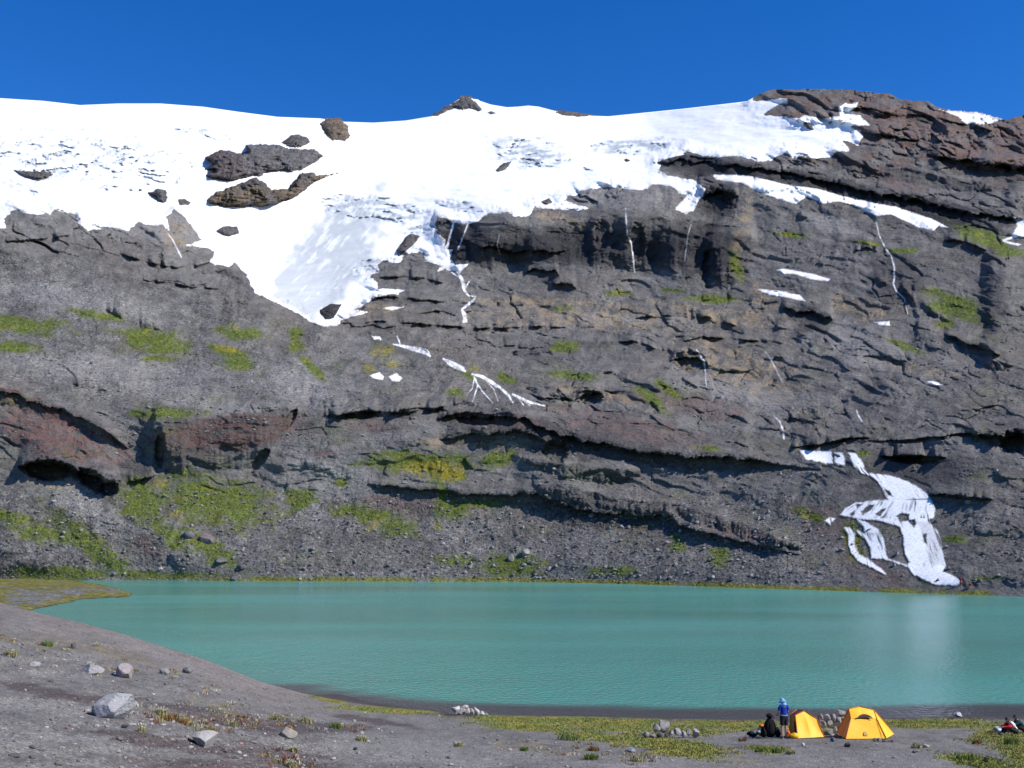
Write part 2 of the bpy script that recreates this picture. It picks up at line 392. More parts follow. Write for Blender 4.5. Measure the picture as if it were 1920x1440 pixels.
# ledges: list of (u, crest v, face height px), overhang metres, kind ('under' = undercut, 'cliff' = upright face)
LEDGES = [
    ([(600, 778, 8), (640, 774, 15), (700, 769, 16), (745, 770, 15), (790, 766, 14), (850, 757, 8), (865, 756, 2)], 3.2, 'under'),
    ([(822, 782, 8), (845, 772, 30), (880, 774, 34), (930, 776, 30), (985, 778, 30), (1010, 788, 50), (1040, 796, 66), (1075, 812, 52), (1130, 826, 36), (1200, 842, 24),
      (1250, 848, 26), (1300, 850, 36), (1370, 850, 34), (1410, 858, 22), (1460, 868, 12), (1540, 880, 4)], 3.0, 'under'),
    ([(825, 822, 4), (850, 816, 16), (890, 806, 32), (930, 806, 28), (970, 803, 30), (1000, 808, 34), (1030, 818, 40), (1050, 828, 24), (1062, 830, 4)], 1.6, 'under'),
    ([(980, 862, 4), (1010, 866, 18), (1060, 870, 26), (1110, 874, 30), (1165, 880, 26), (1200, 884, 6)], 1.8, 'cliff'),
    ([(690, 906, 4), (730, 908, 20), (790, 914, 20), (830, 916, 14), (870, 922, 22), (920, 924, 24), (960, 924, 24), (1000, 916, 30), (1020, 924, 44), (1060, 936, 48), (1110, 952, 38),
      (1150, 956, 32), (1200, 960, 28), (1255, 962, 28), (1275, 980, 26), (1320, 994, 24), (1380, 1010, 16), (1440, 1024, 12), (1500, 1040, 3)], 1.7, 'under'),
    ([(1000, 905, 6), (1060, 910, 30), (1110, 926, 26), (1180, 938, 22), (1260, 946, 24), (1340, 968, 24), (1430, 998, 22), (1500, 1024, 8)], 1.6, 'cliff'),
    ([(35, 872, 6), (52, 864, 30), (75, 860, 40), (105, 861, 40), (130, 872, 28), (150, 879, 24), (175, 884, 28), (195, 890, 42), (212, 896, 36), (222, 905, 4)], 5.0, 'under'),
    ([(215, 900, 4), (235, 902, 8), (262, 898, 10), (285, 890, 20), (292, 890, 4)], 2.0, 'under'),
    ([(286, 806, 20), (298, 798, 84), (340, 790, 94), (400, 783, 100), (450, 776, 108), (490, 770, 90), (520, 766, 60), (540, 763, 34), (560, 762, 12)], 2.6, 'cliff'),
    ([(-60, 700, 20), (0, 726, 30), (50, 742, 30), (100, 760, 26), (140, 776, 22), (190, 800, 18), (240, 840, 6)], 1.6, 'under'),
    ([(130, 712, 2), (140, 716, 14), (160, 722, 18), (185, 728, 10), (200, 732, 2)], 2.0, 'under'),
    ([(1225, 304, 4), (1250, 300, 22), (1290, 290, 44), (1340, 300, 30), (1400, 308, 26), (1480, 318, 30), (1560, 336, 30), (1640, 356, 30), (1720, 366, 44), (1800, 384, 56), (1860, 396, 44), (1895, 404, 20), (1920, 410, 4)], 5.0, 'under'),
    ([(815, 408, 20), (830, 414, 60), (870, 418, 76), (900, 422, 84), (960, 424, 70), (1040, 426, 62), (1090, 416, 78), (1160, 404, 92), (1240, 408, 90), (1320, 416, 110), (1375, 432, 110), (1400, 440, 60), (1420, 450, 4)], 8.0, 'cliff'),
    ([(860, 448, 4), (900, 452, 40), (960, 462, 30), (1020, 468, 20), (1060, 470, 4)], 3.0, 'under'),
    ([(1308, 350, 6), (1325, 345, 56), (1350, 345, 66), (1376, 356, 50), (1384, 366, 4)], 5.0, 'under'),
    ([(1640, 854, 2), (1680, 853, 14), (1720, 852, 18), (1755, 854, 12), (1775, 857, 2)], 4.0, 'under'),
    ([(1485, 838, 2), (1510, 834, 9), (1545, 829, 9), (1590, 820, 8), (1630, 820, 2)], 3.0, 'under'),
    ([(1620, 826, 2), (1700, 824, 8), (1800, 812, 8), (1870, 812, 26), (1900, 806, 46), (1960, 798, 50), (2100, 790, 30)], 4.0, 'under'),
    ([(1740, 928, 2), (1770, 925, 8), (1820, 930, 10), (1860, 936, 3)], 2.0, 'under'),
    ([(1465, 575, 4), (1490, 572, 46), (1530, 578, 50), (1556, 592, 30), (1562, 600, 4)], 3.5, 'under'),
    ([(1255, 676, 2), (1275, 664, 28), (1300, 658, 44), (1322, 672, 32), (1330, 690, 4)], 3.0, 'under'),
    ([(1080, 748, 2), (1095, 736, 18), (1115, 730, 26), (1128, 736, 16), (1134, 744, 2)], 2.4, 'under'),
    ([(1770, 626, 2), (1800, 634, 18), (1840, 648, 22), (1875, 664, 6)], 3.0, 'under'),
    ([(1160, 640, 2), (1190, 638, 10), (1230, 650, 12), (1260, 660, 2)], 2.4, 'under'),
    ([(1280, 640, 2), (1320, 630, 8), (1400, 636, 8), (1440, 640, 2)], 2.0, 'under'),
    ([(1190, 596, 2), (1240, 590, 10), (1330, 592, 12), (1370, 606, 8), (1390, 612, 2)], 2.4, 'under'),
    ([(1600, 470, 2), (1630, 462, 16), (1650, 470, 10), (1665, 480, 2)], 2.5, 'under'),
    ([(1640, 525, 2), (1680, 530, 14), (1720, 560, 14), (1760, 590, 6)], 2.2, 'cliff'),
    ([(1770, 452, 2), (1800, 446, 18), (1830, 456, 20), (1850, 470, 3)], 3.0, 'under'),
    ([(10, 452, 2), (60, 448, 8), (130, 440, 6), (160, 436, 2)], 2.0, 'under'),
    ([(225, 475, 2), (270, 488, 10), (330, 500, 12), (380, 494, 6), (400, 490, 2)], 2.6, 'under'),
    ([(270, 525, 2), (310, 528, 6), (360, 536, 8), (410, 542, 2)], 2.0, 'under'),
    ([(380, 512, 2), (420, 505, 10), (450, 520, 12), (470, 540, 3)], 2.2, 'cliff'),
    ([(200, 580, 2), (225, 580, 16), (260, 600, 14), (300, 616, 4)], 1.8, 'cliff'),
    ([(690, 560, 2), (730, 552, 14), (790, 560, 12), (840, 566, 3)], 2.4, 'under'),
    ([(640, 606, 2), (720, 600, 9), (800, 606, 10), (900, 614, 9), (1010, 610, 7), (1060, 614, 2)], 2.2, 'under'),
    ([(700, 520, 2), (760, 515, 14), (800, 520, 16), (830, 530, 3)], 2.6, 'under'),
    ([(985, 510, 3), (1000, 498, 30), (1040, 502, 30), (1048, 516, 3)], 3.0, 'under'),
    ([(1035, 535, 3), (1050, 526, 22), (1072, 530, 20), (1080, 540, 3)], 2.6, 'under'),
    ([(1465, 285, 3), (1560, 290, 26), (1650, 310, 30), (1760, 330, 24), (1860, 350, 10)], 2.2, 'cliff'),
    ([(1600, 196, 3), (1650, 206, 16), (1720, 212, 18), (1790, 226, 16), (1860, 242, 12)], 3.0, 'under'),
    ([(1620, 246, 3), (1690, 256, 18), (1760, 262, 14), (1800, 270, 4)], 3.0, 'under'),
    ([(1740, 290, 3), (1790, 290, 34), (1850, 300, 36), (1920, 312, 30), (2000, 318, 4)], 5.0, 'under'),
]
# upright buttress steps on the cliffs: (u, v top, v bottom, width px of the wall facing left, metres nearer to the right of it, fade px right of it)
WALLS = [(1120, 405, 500, 26, 9, 60), (1180, 412, 508, 34, 11, 60), (1250, 420, 520, 22, 7, 90), (1345, 440, 532, 22, 12, 120), (905, 425, 500, 24, 8, 90),
         (1000, 435, 492, 16, 4, 60), (1865, 470, 560, 30, 9, 70), (1862, 560, 690, 26, 8, 80), (1715, 530, 640, 10, 4, 60), (310, 800, 872, 16, 4, 60),
         (545, 268, 322, 14, 4, 40), (860, 420, 520, 14, 6, 50), (1640, 360, 440, 12, 4, 60), (1900, 330, 400, 26, 7, 80), (1850, 255, 330, 22, 7, 60),
         (1760, 270, 330, 18, 6, 60), (1500, 370, 430, 10, 3, 60)]

# hollows and caves: (u, v, half width, half height, tilt, metres deep)
HOLLOWS = [(92, 882, 44, 20, 3, 11), (172, 900, 32, 17, 38, 8), (205, 918, 16, 16, 40, 6), (1296, 678, 36, 20, 4, 5), (1106, 746, 26, 15, 0, 5), (1716, 862, 46, 9, 2, 6), (1345, 380, 28, 26, 0, 6), (1042, 846, 24, 24, 0, 6), (1900, 828, 26, 22, 0, 7), (300, 845, 10, 32, 0, 4), (487, 862, 10, 30, 38, 4), (545, 785, 8, 22, 30, 4), (1330, 500, 14, 40, 4, 6), (1128, 440, 15, 34, 0, 5), (1195, 455, 16, 38, 0, 5), (680, 778, 40, 8, -3, 5), (890, 786, 44, 13, 4, 5), (775, 772, 40, 7, -5, 4)]
def ledge_offset(U, V, G):
    out = np.zeros(U.shape); face = np.zeros(U.shape)
    for i, e in enumerate(HOLLOWS):
        R_ = 1.6 * max(e[2], e[3])
        m = (np.abs(U - e[0]) < R_) & (np.abs(V - e[1]) < R_)
        if m.any():
            out[m] += e[5] * sstep(-0.06, 0.28, blob(U[m], V[m], e) + 0.32 * fbm(U[m] / 13, V[m] / 9, 3, 45 + i))
    for i, (pts, p, kind) in enumerate(LEDGES):
        a = np.asarray(pts, float)
        m = (U > a[0, 0]) & (U < a[-1, 0]) & (V > a[:, 1].min() - 90) & (V < (a[:, 1] + a[:, 2]).max() + 12)
        if not m.any(): continue
        u, v = U[m], V[m]
        h = np.interp(u, a[:, 0], a[:, 2])
        c = np.interp(u, a[:, 0], a[:, 1]) + fbm(u / 26, 0 * u, 4, i, 0.6) * np.minimum(12, h * 0.4)
        h0 = np.maximum(h, 1.0)
        h = np.maximum(h * (1 + 0.30 * fbm(u / 24, 0 * u + 5, 3, i + 40)), 1.0)
        ends = np.minimum(1, h / (0.3 * a[:, 2].max() + 1))
        if a[:, 2].max() < 21:                       # small ledges come and go along their length
            ends = ends * sstep(-0.30, 0.15, fbm(u / 34, 0 * u + 9, 3, i + 80))
        dv = v - c
        po = p * ends
        pp = po + np.minimum(0.55 * G[m] * h0, 3.5) * ends
        up = -pp * np.exp(np.minimum(v - np.interp(u, a[:, 0], a[:, 1]) + 4, 0) / (0.55 * h0 + 4))
        colm = ridged((u + 0.2 * v) / 17, v / 30, 4, i + 60, 0.6)
        if kind == 'under':
            lip = 0.22 * h
            t = np.clip((dv - lip) / np.maximum(h - lip, 1), 0, 1)
            rec = (2.1 * po - pp) * (1 - t) ** 0.8
            below = np.where(dv < lip, -pp * (1 - 0.1 * dv / lip) - 0.3 * po * colm, rec + 0.15 * po * colm)
        else:
            t = np.clip(dv / h, 0, 1)
            below = -pp * (1 - t) - (0.10 if i == 8 else 0.34) * np.minimum(pp, 5) * colm * np.sin(np.pi * np.clip(t, 0, 1))
        d = np.where(dv < 0, up, np.where(dv < h, below, 0))
        out[m] += d
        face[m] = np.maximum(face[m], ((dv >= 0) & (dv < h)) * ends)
    for (wu, v0, v1, w, dep, fade) in WALLS:
        m = (U > wu - w - 10) & (U < wu + fade + 10) & (V > v0 - 20) & (V < v1 + 20)
        if not m.any(): continue
        u, v = U[m], V[m]
        x = u - wu - 22 * fbm(v / 34, u / 80, 4, int(wu) % 50, 0.6)
        s = sstep(-w, 0, x) * (1 - sstep(0, fade, x)) * sstep(v0 - 16, v0 + 6, v) * (1 - sstep(v1 - 30, v1 + 14, v))
        out[m] -= dep * s
    return out, face

def talus_w(U, V):
    """1 on smooth scree slopes, 0 on bare rock"""
    w = 0.26 + 0 * U
    w = np.maximum(w, sstep(880, 960, V) * (1 - 0.35 * sstep(1480, 1600, U)))
    w = np.maximum(w, 0.84 * sstep(560, 600, V + 0.0 * U) * (1 - sstep(620, 760, U)) * (1 - sstep(740, 790, V)))
    w = np.maximum(w, 0.82 * sstep(470, 520, V - 0.15 * (U - 200)) * (1 - sstep(380, 560, U)) * (1 - sstep(740, 780, V)))
    w = np.maximum(w, 0.80 * sstep(640, 680, V) * (1 - sstep(740, 770, V)) * (1 - sstep(880, 1100, U)))
    w = np.minimum(w, 1 - 0.55 * (1 - sstep(480, 540, V)) * sstep(700, 800, U))
    return np.clip(w + 0.25 * fbm(U / 90, V / 60, 3, 77), 0.05, 1)

DIP = [(-400, -60), (0, 0), (300, 100), (500, 110), (760, 110), (1000, 120), (1200, 150), (1500, 220), (1920, 330), (2300, 430)]
def relief(U, V):
    """relief in photo pixels; multiplied by the ground's own metres per pixel of height"""
    g = interp(U, DIP)
    wx = 34 * fbm(U / 130, V / 90, 3, 11); wy = 18 * fbm(U / 100, V / 70, 3, 12)
    S = V - g + wy
    tw = talus_w(U, V)
    r1 = ridged((U + wx) / 170, S / 52, 4, 21)              # broad strata
    r2 = ridged((U + wx) / 150, S / 12, 4, 22, 0.55)         # thin ledges
    r3 = fbm(U / 13, S / 8, 4, 23, 0.6)                     # rubble
    gul = ridged((U + 0.45 * V + 1.5 * wx) / 80, (V - 0.3 * U) / 170, 4, 30, 0.55)   # gullies and ribs
    big = ridged((U + 0.75 * V + 2.0 * wx) / 210, (V - 0.35 * U) / 260, 3, 35, 0.5)
    q = S / 50 + 1.3 * fbm(U / 170, S / 90, 4, 24)
    fr = q - np.floor(q)
    terr = np.where(fr < 0.26, fr / 0.26, (1 - fr) / 0.74) - 0.5    # steep face above, bench below
    tm = sstep(-0.12, 0.25, fbm(U / 120, S / 60, 3, 26))
    rub = sstep(-0.1, 0.35, fbm(U / 70, V / 46, 3, 36))
    rock = -7.0 * r1 - 3.0 * r2 * (0.15 + 0.85 * sstep(-0.05, 0.35, fbm(U / 90, V / 50, 3, 25))) + 11 * terr * tm - 4.5 * gul - 9 * big
    rill = ridged((U + 0.35 * V + wx) / 38, V / 200, 3, 27)
    scree = 4.0 * fbm(U / 70, V / 44, 4, 28) - 1.5 * rill - 1.2 * ridged(U / 30, S / 12, 3, 29) - 4.0 * gul - 11 * big
    b1, e1 = blocks((U + wx) / 58, S / 24, 1)
    b2, e2 = blocks((U + 0.6 * wx) / 24, S / 10.5, 2)
    b3, e3 = blocks(U / 11, S / 6.0, 3)
    m1 = sstep(-0.12, 0.25, fbm(U / 150, V / 80, 3, 37)); m2 = sstep(-0.02, 0.32, fbm(U / 90, V / 56, 3, 38))
    joint = 4.2 * b1 * (0.2 + 0.8 * m1) + 2.2 * b2 * (0.12 + 0.88 * m2) + 1.0 * b3 * (0.2 + 0.8 * rub) + 2.0 * sstep(0.10, 0.02, e1) * m1 + 1.6 * sstep(0.12, 0.02, e2) * m2
    rug = 1 + 0.8 * sstep(1430, 1500, U) * sstep(330, 290, V)
    rock = (0.75 * rock + joint) * rug
    return rock * (1 - tw) + (scree + 0.12 * joint) * tw + (0.4 + 1.6 * rub) * r3 * (1 - 0.3 * tw) + (0.3 + 0.7 * rub) * fbm(U / 4.2, V / 3.6, 2, 34), tw

def gradB(U, V, B=None):
    if B is None: B = baseD(U, V)
    return np.clip((baseD(U, V - 6) - B) / 6.0, 0.22, 1.5)

def rockD(U, V, with_face=False):
    B = baseD(U, V)
    G = gradB(U, V, B)
    R, tw = relief(U, V)
    R = R * (1 - 0.75 * sstep(-0.2, 0.3, blob(U, V, (1675, 965, 125, 150, 30))))      # relief flattened here to keep shadow facets off the cascade
    Lo, face = ledge_offset(U, V, G)
    vs = interp(U, SHORE)
    near = sstep(0, 40, vs - V)                 # settle to the water's edge
    D = B + R * G * (0.12 + 0.88 * near) + Lo
    if with_face: return D, B, tw, face
    return D

def smooth_edge_noise(U, V, amp, s=1):
    return amp * (1.3 * fbm(U / 15, V / 11, 4, 31 + s, 0.6) + 0.5 * fbm(U / 3.6, V / 3.0, 2, 33 + s))

def glacier_sdf(U, V):
    return poly_sdf(U, V, GLACIER) + smooth_edge_noise(U, V, 3.6)

ICE = [(990, 285, 75, 32, 8), (1185, 274, 85, 16, -4), (700, 392, 110, 24, 6), (160, 300, 200, 50, 4),
       (790, 430, 40, 8, -8), (690, 500, 34, 14, -28), (860, 385, 45, 10, 10), (1020, 368, 30, 5, -14), (1090, 312, 30, 4, 28), (40, 350, 40, 14, 20), (370, 250, 70, 12, 8)]
def blob(U, V, e):
    cu, cv, ru, rv, rot = e[:5]
    c, s = math.cos(math.radians(rot)), math.sin(math.radians(rot))
    x = (U - cu) * c + (V - cv) * s; y = -(U - cu) * s + (V - cv) * c
    return 1 - np.sqrt((x / ru) ** 2 + (y / rv) ** 2)

def ice_mask(U, V):
    m = np.zeros(U.shape)
    for e in ICE:
        m = np.maximum(m, sstep(-0.25, 0.3, blob(U, V, e) + 0.5 * fbm(U / 22, V / 14, 3, 51)))
    return m

def glacierD(U, V, sd=None, D=None, B=None):
    if sd is None: sd = glacier_sdf(U, V)
    if D is None: D = rockD(U, V)
    if B is None: B = baseD(U, V)
    G = gradB(U, V, B)
    ice = ice_mask(U, V)
    wu_ = U + 26 * fbm(U / 60, V / 40, 3, 52); wv_ = V + 10 * fbm(U / 50, V / 40, 3, 56)
    cre = ridged(wu_ / 60, wv_ / 15, 4, 53, 0.6)
    blocks = ridged(wu_ / 16, wv_ / 10, 3, 54)
    crack = sstep(0.50, 0.80, cre) * sstep(-0.25, 0.2, fbm(U / 40, V / 26, 3, 50))
    det = G * (5.0 * fbm(U / 170, V / 60, 3, 55) + 2.2 * fbm(U / 60, V / 18, 3, 57) - 1.6 * ridged((U + 0.8 * V) / 70, V / 15, 3, 49) + ice * (4.5 * crack - 1.3 * blocks + 1.6 * fbm(U / 7, V / 5, 3, 58)))
    k = sstep(2, 26, sd)
    return D * (1 - k) + (B + det) * k - np.clip(sd * 0.22, -2.5, 3.6) * np.maximum(G, 0.8) - 0.4 * k, ice * sstep(-0.05, 0.35, 0.8 * crack + 0.5 * fbm(U / 16, V / 9, 4, 59))

# ---- build the mountain mesh
NC, NR = 1340, 580
ucol = np.linspace(-260, 2180, NC)
vt = interp(ucol, SKYLINE) + 0.0
vt = vt + np.where((ucol > 1412) | ((ucol > 812) & (ucol < 905)), 3.0, 0.0) * fbm(ucol / 12, 0 * ucol, 4, 3, 0.6)
vb = interp(ucol, SHORE) + 5 + 2.0 * fbm(ucol / 30, 0 * ucol + 3, 3, 4)
tt = np.linspace(0, 1, NR)[:, None]
U = np.repeat(ucol[None], NR, 0)
V = vb[None] * (1 - tt) + vt[None] * tt
D, B, TW, FACE = rockD(U, V, True)
SD = glacier_sdf(U, V)
GD, ICEM = glacierD(U, V, SD, D, B)
RD = np.where(SD > 1, np.maximum(D + 6 * sstep(1, 12, SD), GD + 6 * sstep(1, 12, SD)), D)                           # rock surface lies under the ice
# keep the mesh sky edge common to rock and ice
pos = P(U, V, RD)
zmin = -1.2
low = pos[..., 2] < 0.6
# rock colours
GRASS = [(40, 610, 95, 18, 5), (30, 650, 45, 13, 0), (180, 590, 60, 10, 10), (290, 640, 75, 24, 12), (300, 672, 40, 8, 0), (455, 625, 48, 16, 10), (430, 662, 40, 12, 20), (445, 680, 36, 14, 0),
         (555, 640, 16, 30, -10), (585, 690, 50, 9, 40), (310, 776, 75, 12, 0), (265, 940, 46, 46, 0), (400, 940, 130, 50, 10), (560, 935, 34, 22, 0),
         (80, 1000, 85, 18, 12), (180, 1030, 120, 24, 38), (320, 1000, 60, 20, 40), (395, 1030, 70, 22, 30), (20, 970, 50, 14, 10), (110, 1075, 130, 14, 0), (300, 1080, 130, 8, 0),
         (855, 735, 16, 12, 0), (795, 868, 115, 24, 3), (835, 888, 50, 18, 0), (930, 862, 50, 14, -12), (690, 965, 75, 16, 10), (745, 988, 45, 20, 20),
         (850, 955, 40, 22, 0), (900, 945, 60, 8, 0), (830, 925, 12, 22, 0), (960, 1062, 70, 26, 0), (860, 1050, 60, 10, 0), (640, 905, 14, 10, 0), (1270, 1018, 18, 18, 0), (1350, 1045, 24, 22, 10),
         (1515, 965, 42, 11, 18), (1600, 1012, 20, 40, -10), (1790, 575, 62, 24, 18), (1775, 605, 20, 12, 0), (1850, 450, 75, 16, 22), (1260, 545, 26, 5, 0), (1165, 550, 28, 6, 0), (1060, 578, 24, 5, 0),
         (1220, 748, 44, 12, 42), (1250, 728, 34, 9, 36), (1080, 705, 70, 8, 6), (1060, 650, 30, 12, 0), (950, 710, 26, 10, 30), (870, 700, 30, 6, 30), (1790, 1010, 26, 8, 0), (1330, 840, 30, 6, 0), (1620, 850, 16, 5, 0),
         (1700, 650, 40, 8, 20), (1380, 500, 12, 30, -20), (1480, 440, 40, 6, 5), (1620, 455, 30, 5, 8), (1330, 560, 60, 8, 0), (1690, 470, 40, 6, 0), (1150, 1070, 60, 10, 0), (1850, 1085, 40, 5, 0)]
YELLOW = [(715, 660, 26, 16, 0), (735, 682, 14, 10, 0), (690, 690, 16, 9, 0), (890, 690, 12, 8, 0), (800, 880, 60, 16, 0), (845, 890, 30, 18, 0), (700, 985, 20, 10, -20), (300, 905, 14, 8, 0), (330, 965, 14, 8, 0), (820, 985, 10, 12, 0), (1600, 1020, 12, 24, 0), (430, 655, 26, 8, 10)]
RED = [(30, 752, 60, 14, 28), (120, 790, 110, 16, 30), (215, 832, 46, 10, 40), (100, 820, 130, 34, 20), (430, 812, 140, 34, -6), (760, 948, 130, 18, 4), (1230, 992, 70, 5, 0), (1170, 800, 170, 26, 12), (940, 790, 110, 16, 6), (700, 800, 60, 12, 0),
       (610, 850, 30, 8, 0), (1700, 230, 130, 40, 14), (1800, 290, 110, 30, 30), (1900, 270, 60, 60, 0), (1560, 985, 60, 30, 30), (1640, 1070, 70, 20, 25), (1390, 1000, 80, 14, 10), (280, 1030, 40, 12, 40), (1660, 330, 90, 16, 20), (430, 300, 50, 14, 0), (1300, 760, 120, 22, 8)]
OCHRE = [(1060, 572, 180, 12, 4), (1100, 600, 250, 20, 2), (1340, 592, 150, 26, 6), (1600, 575, 64, 20, 18), (960, 565, 70, 12, 0), (930, 835, 52, 9, 0), (700, 580, 60, 14, 0), (1050, 412, 60, 10, 16), (1390, 440, 14, 90, 12), (1430, 560, 24, 40, -40), (1380, 690, 140, 40, 20), (480, 350, 40, 14, 30), (330, 440, 30, 28, 20),
         (1120, 740, 120, 16, 10), (830, 830, 60, 12, 0), (100, 905, 60, 12, 10), (1720, 690, 80, 10, 10)]
PALE = [(200, 690, 200, 34, 4), (330, 740, 170, 24, 14), (130, 560, 180, 30, 10), (560, 720, 100, 40, 20), (150, 940, 120, 30, 30), (330, 1000, 60, 20, 40), (600, 900, 90, 70, 0), (1380, 730, 160, 30, 14), (1180, 600, 140, 12, 0), (1600, 640, 120, 50, 20), (1560, 420, 90, 16, 15),
        (240, 410, 260, 40, 12), (1160, 370, 110, 22, 0)]
DARK = [(1000, 470, 200, 30, 2), (1280, 470, 110, 46, 0), (1350, 375, 36, 30, 0), (1520, 600, 40, 30, 30), (80, 840, 110, 34, 24), (250, 880, 40, 30, 0), (870, 450, 50, 40, 0), (1700, 400, 140, 30, 14), (1350, 315, 110, 22, 10), (1100, 820, 220, 30, 10), (1120, 965, 160, 24, 12), (1860, 560, 30, 90, 0), (1680, 520, 60, 60, 40), (1700, 880, 140, 40, 0)]

def mix(c, tgt, w):
    return c * (1 - w[..., None]) + np.asarray(tgt) * w[..., None]

def rock_color(U, V, TW, FACE):
    n1 = fbm(U / 130, V / 60, 4, 61); n2 = fbm(U / 26, V / 14, 4, 62); n3 = fbm(U / 5.5, V / 4.2, 3, 63)
    S = V - interp(U, DIP)
    lay = fbm(U / 170, S / 9, 4, 64)
    base = np.array((0.164, 0.157, 0.150))
    c = base * (1 + 0.38 * n1 + 0.36 * n2 + 0.25 * lay * (1 - TW) + 0.22 * n3)[..., None]
    warm = sstep(-0.1, 0.5, fbm(U / 200, V / 120, 3, 65)) * 0.45
    c = mix(c, np.array((0.168, 0.146, 0.126)) , warm) * (1 + 0.15 * n2)[..., None]
    def wsum(lst, seed, soft=0.35, rough=0.9):
        m = np.zeros(U.shape)
        nz = rough * fbm(U / 34, V / 18, 4, seed, 0.62)
        for e in lst:
            bb = (np.abs(U - e[0]) < 2.2 * max(e[2], e[3])) & (np.abs(V - e[1]) < 2.2 * max(e[2], e[3]))
            if bb.any():
                m[bb] = np.maximum(m[bb], sstep(-soft * 0.5, soft, blob(U[bb], V[bb], e) + nz[bb]))
        return m
    c = mix(c, (0.262, 0.252, 0.241), 0.78 * wsum(PALE, 71, 0.6))
    c = mix(c, (0.060, 0.059, 0.064), 0.66 * wsum(DARK, 72, 0.6))
    BAND = [(1110, 462, 290, 36, 1), (1340, 470, 60, 60, 0), (870, 455, 60, 44, 0), (1340, 312, 110, 18, 6), (1560, 352, 150, 22, 13), (1760, 395, 130, 26, 14), (1345, 380, 40, 40, 0)]
    c = mix(c, (0.052, 0.051, 0.056), 0.72 * wsum(BAND, 70, 0.5))
    lo = np.array((0.31, 0.235, 0.145))
    c = mix(c, lo * 1.0, 0.72 * wsum(OCHRE, 73, 0.5) * sstep(-0.30, 0.30, n2 + 0.6 * n3))
    c = mix(c, (0.165, 0.108, 0.098), 0.66 * wsum(RED, 74, 0.5) * sstep(-0.6, 0.2, n2 + n3 * 0.6))
    sm = sstep(1400, 1480, U) * sstep(318, 285, V - 0.06 * (U - 1500)) * sstep(-0.2, 0.3, fbm(U / 46, V / 24, 4, 79))
    c = mix(c, (0.175, 0.112, 0.085), 0.72 * sm)
    lf = sstep(620, 540, U) * wsum(RED, 78, 0.5) * sstep(700, 730, V) * (1 - sstep(900, 930, V))
    c = mix(c, (0.185, 0.095, 0.080), 0.6 * lf * sstep(-0.4, 0.2, n2 + lay))
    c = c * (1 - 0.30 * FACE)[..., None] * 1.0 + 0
    # moss and grass
    vs = interp(U, SHORE)
    strip = sstep(12, 4, vs - V + 5 * fbm(U / 40, V / 9, 3, 75)) * sstep(300, 460, U) * (1 - sstep(1840, 1880, U)) * sstep(-0.25, 0.1, fbm(U / 70, 0 * V, 3, 76) + 0.15)
    g = wsum(GRASS, 81, 0.5, 0.95)
    spk = sstep(-0.30, 0.22, fbm(U / 10, V / 5, 4, 82, 0.7) + 0.25 * n2 + 0.08)
    thin = 0.55 * sstep(0.08, 0.5, fbm(U / 110, V / 50, 4, 83)) * sstep(-0.1, 0.35, fbm(U / 9, V / 4, 3, 84)) * sstep(540, 650, V)
    gm = np.clip(np.maximum(np.maximum(g * (0.66 + 0.34 * spk), strip * 0.85), thin), 0, 1)
    ye = np.clip(wsum(YELLOW, 85, 0.5) + 0.55 * sstep(0.1, 0.6, fbm(U / 40, V / 20, 3, 86)) + 0.5 * strip, 0, 1)
    gc = np.array((0.110, 0.142, 0.024)) * (1 - ye[..., None]) + np.array((0.25, 0.215, 0.018)) * ye[..., None]
    gc = gc * (0.75 + 0.6 * sstep(-0.5, 0.5, n3))[..., None]
    gm = np.maximum(gm, 0.7 * wsum(YELLOW, 87, 0.5) * spk)
    c = c * (1 - gm[..., None]) + gc * gm[..., None]
    # damp streaks below the falls and gravel light specks
    sp = sstep(0.42, 0.62, fbm(U / 3.2, V / 2.4, 2, 88)) * sstep(640, 760, V) * 0.55
    c = mix(c, (0.26, 0.255, 0.25), sp)
    grit = np.clip(0.08 + 0.75 * sstep(0.45, 0.95, TW) + 0.5 * sstep(0.0, 0.5, fbm(U / 60, V / 34, 3, 89)), 0, 1) * (1 - 0.6 * gm)
    return np.concatenate([np.clip(c, 0.012, 0.9), grit[..., None]], -1)

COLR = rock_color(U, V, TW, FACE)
vis = SD < 18
# rows behind the skyline: the ground rolls over and falls away
back_n = 6
topP = P(U[-1], V[-1], np.minimum(RD[-1], np.where(SD[-1] > 2, GD[-1], 1e9)) + np.where(SD[-1] > 2, 2.0, 0))
backs = []
for i in range(1, back_n + 1):
    q = topP.copy(); s = 1 + 0.10 * i
    q[:, 0] *= s; q[:, 1] *= s; q[:, 2] = topP[:, 2] - 12 * i - 3.5 * i * i
    backs.append(q)
verts = np.concatenate([pos.reshape(-1, 3)] + backs)
cols = np.concatenate([COLR.reshape(-1, 4)] + [COLR[-1]] * back_n)
mask = np.concatenate([vis, np.ones((back_n, NC), bool)]); mask[NR - 3:NR] = True
f = grid_faces(NR + back_n, NC, mask)
# under-water skirt keeps the slope going below the lake surface
under = pos[0].copy(); under[:, 1] -= 6; under[:, 2] = -4
n0 = len(verts)
verts = np.concatenate([verts, under]); cols = np.concatenate([cols, COLR[0]])
sk = np.stack([np.arange(NC - 1) + n0, np.arange(1, NC) + n0, np.arange(1, NC), np.arange(NC - 1)], -1)
f = np.concatenate([f, sk])
v2, f2, c2 = compact(verts, f, cols)
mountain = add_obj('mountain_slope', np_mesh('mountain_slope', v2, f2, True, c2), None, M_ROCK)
tag(mountain, kind='structure')

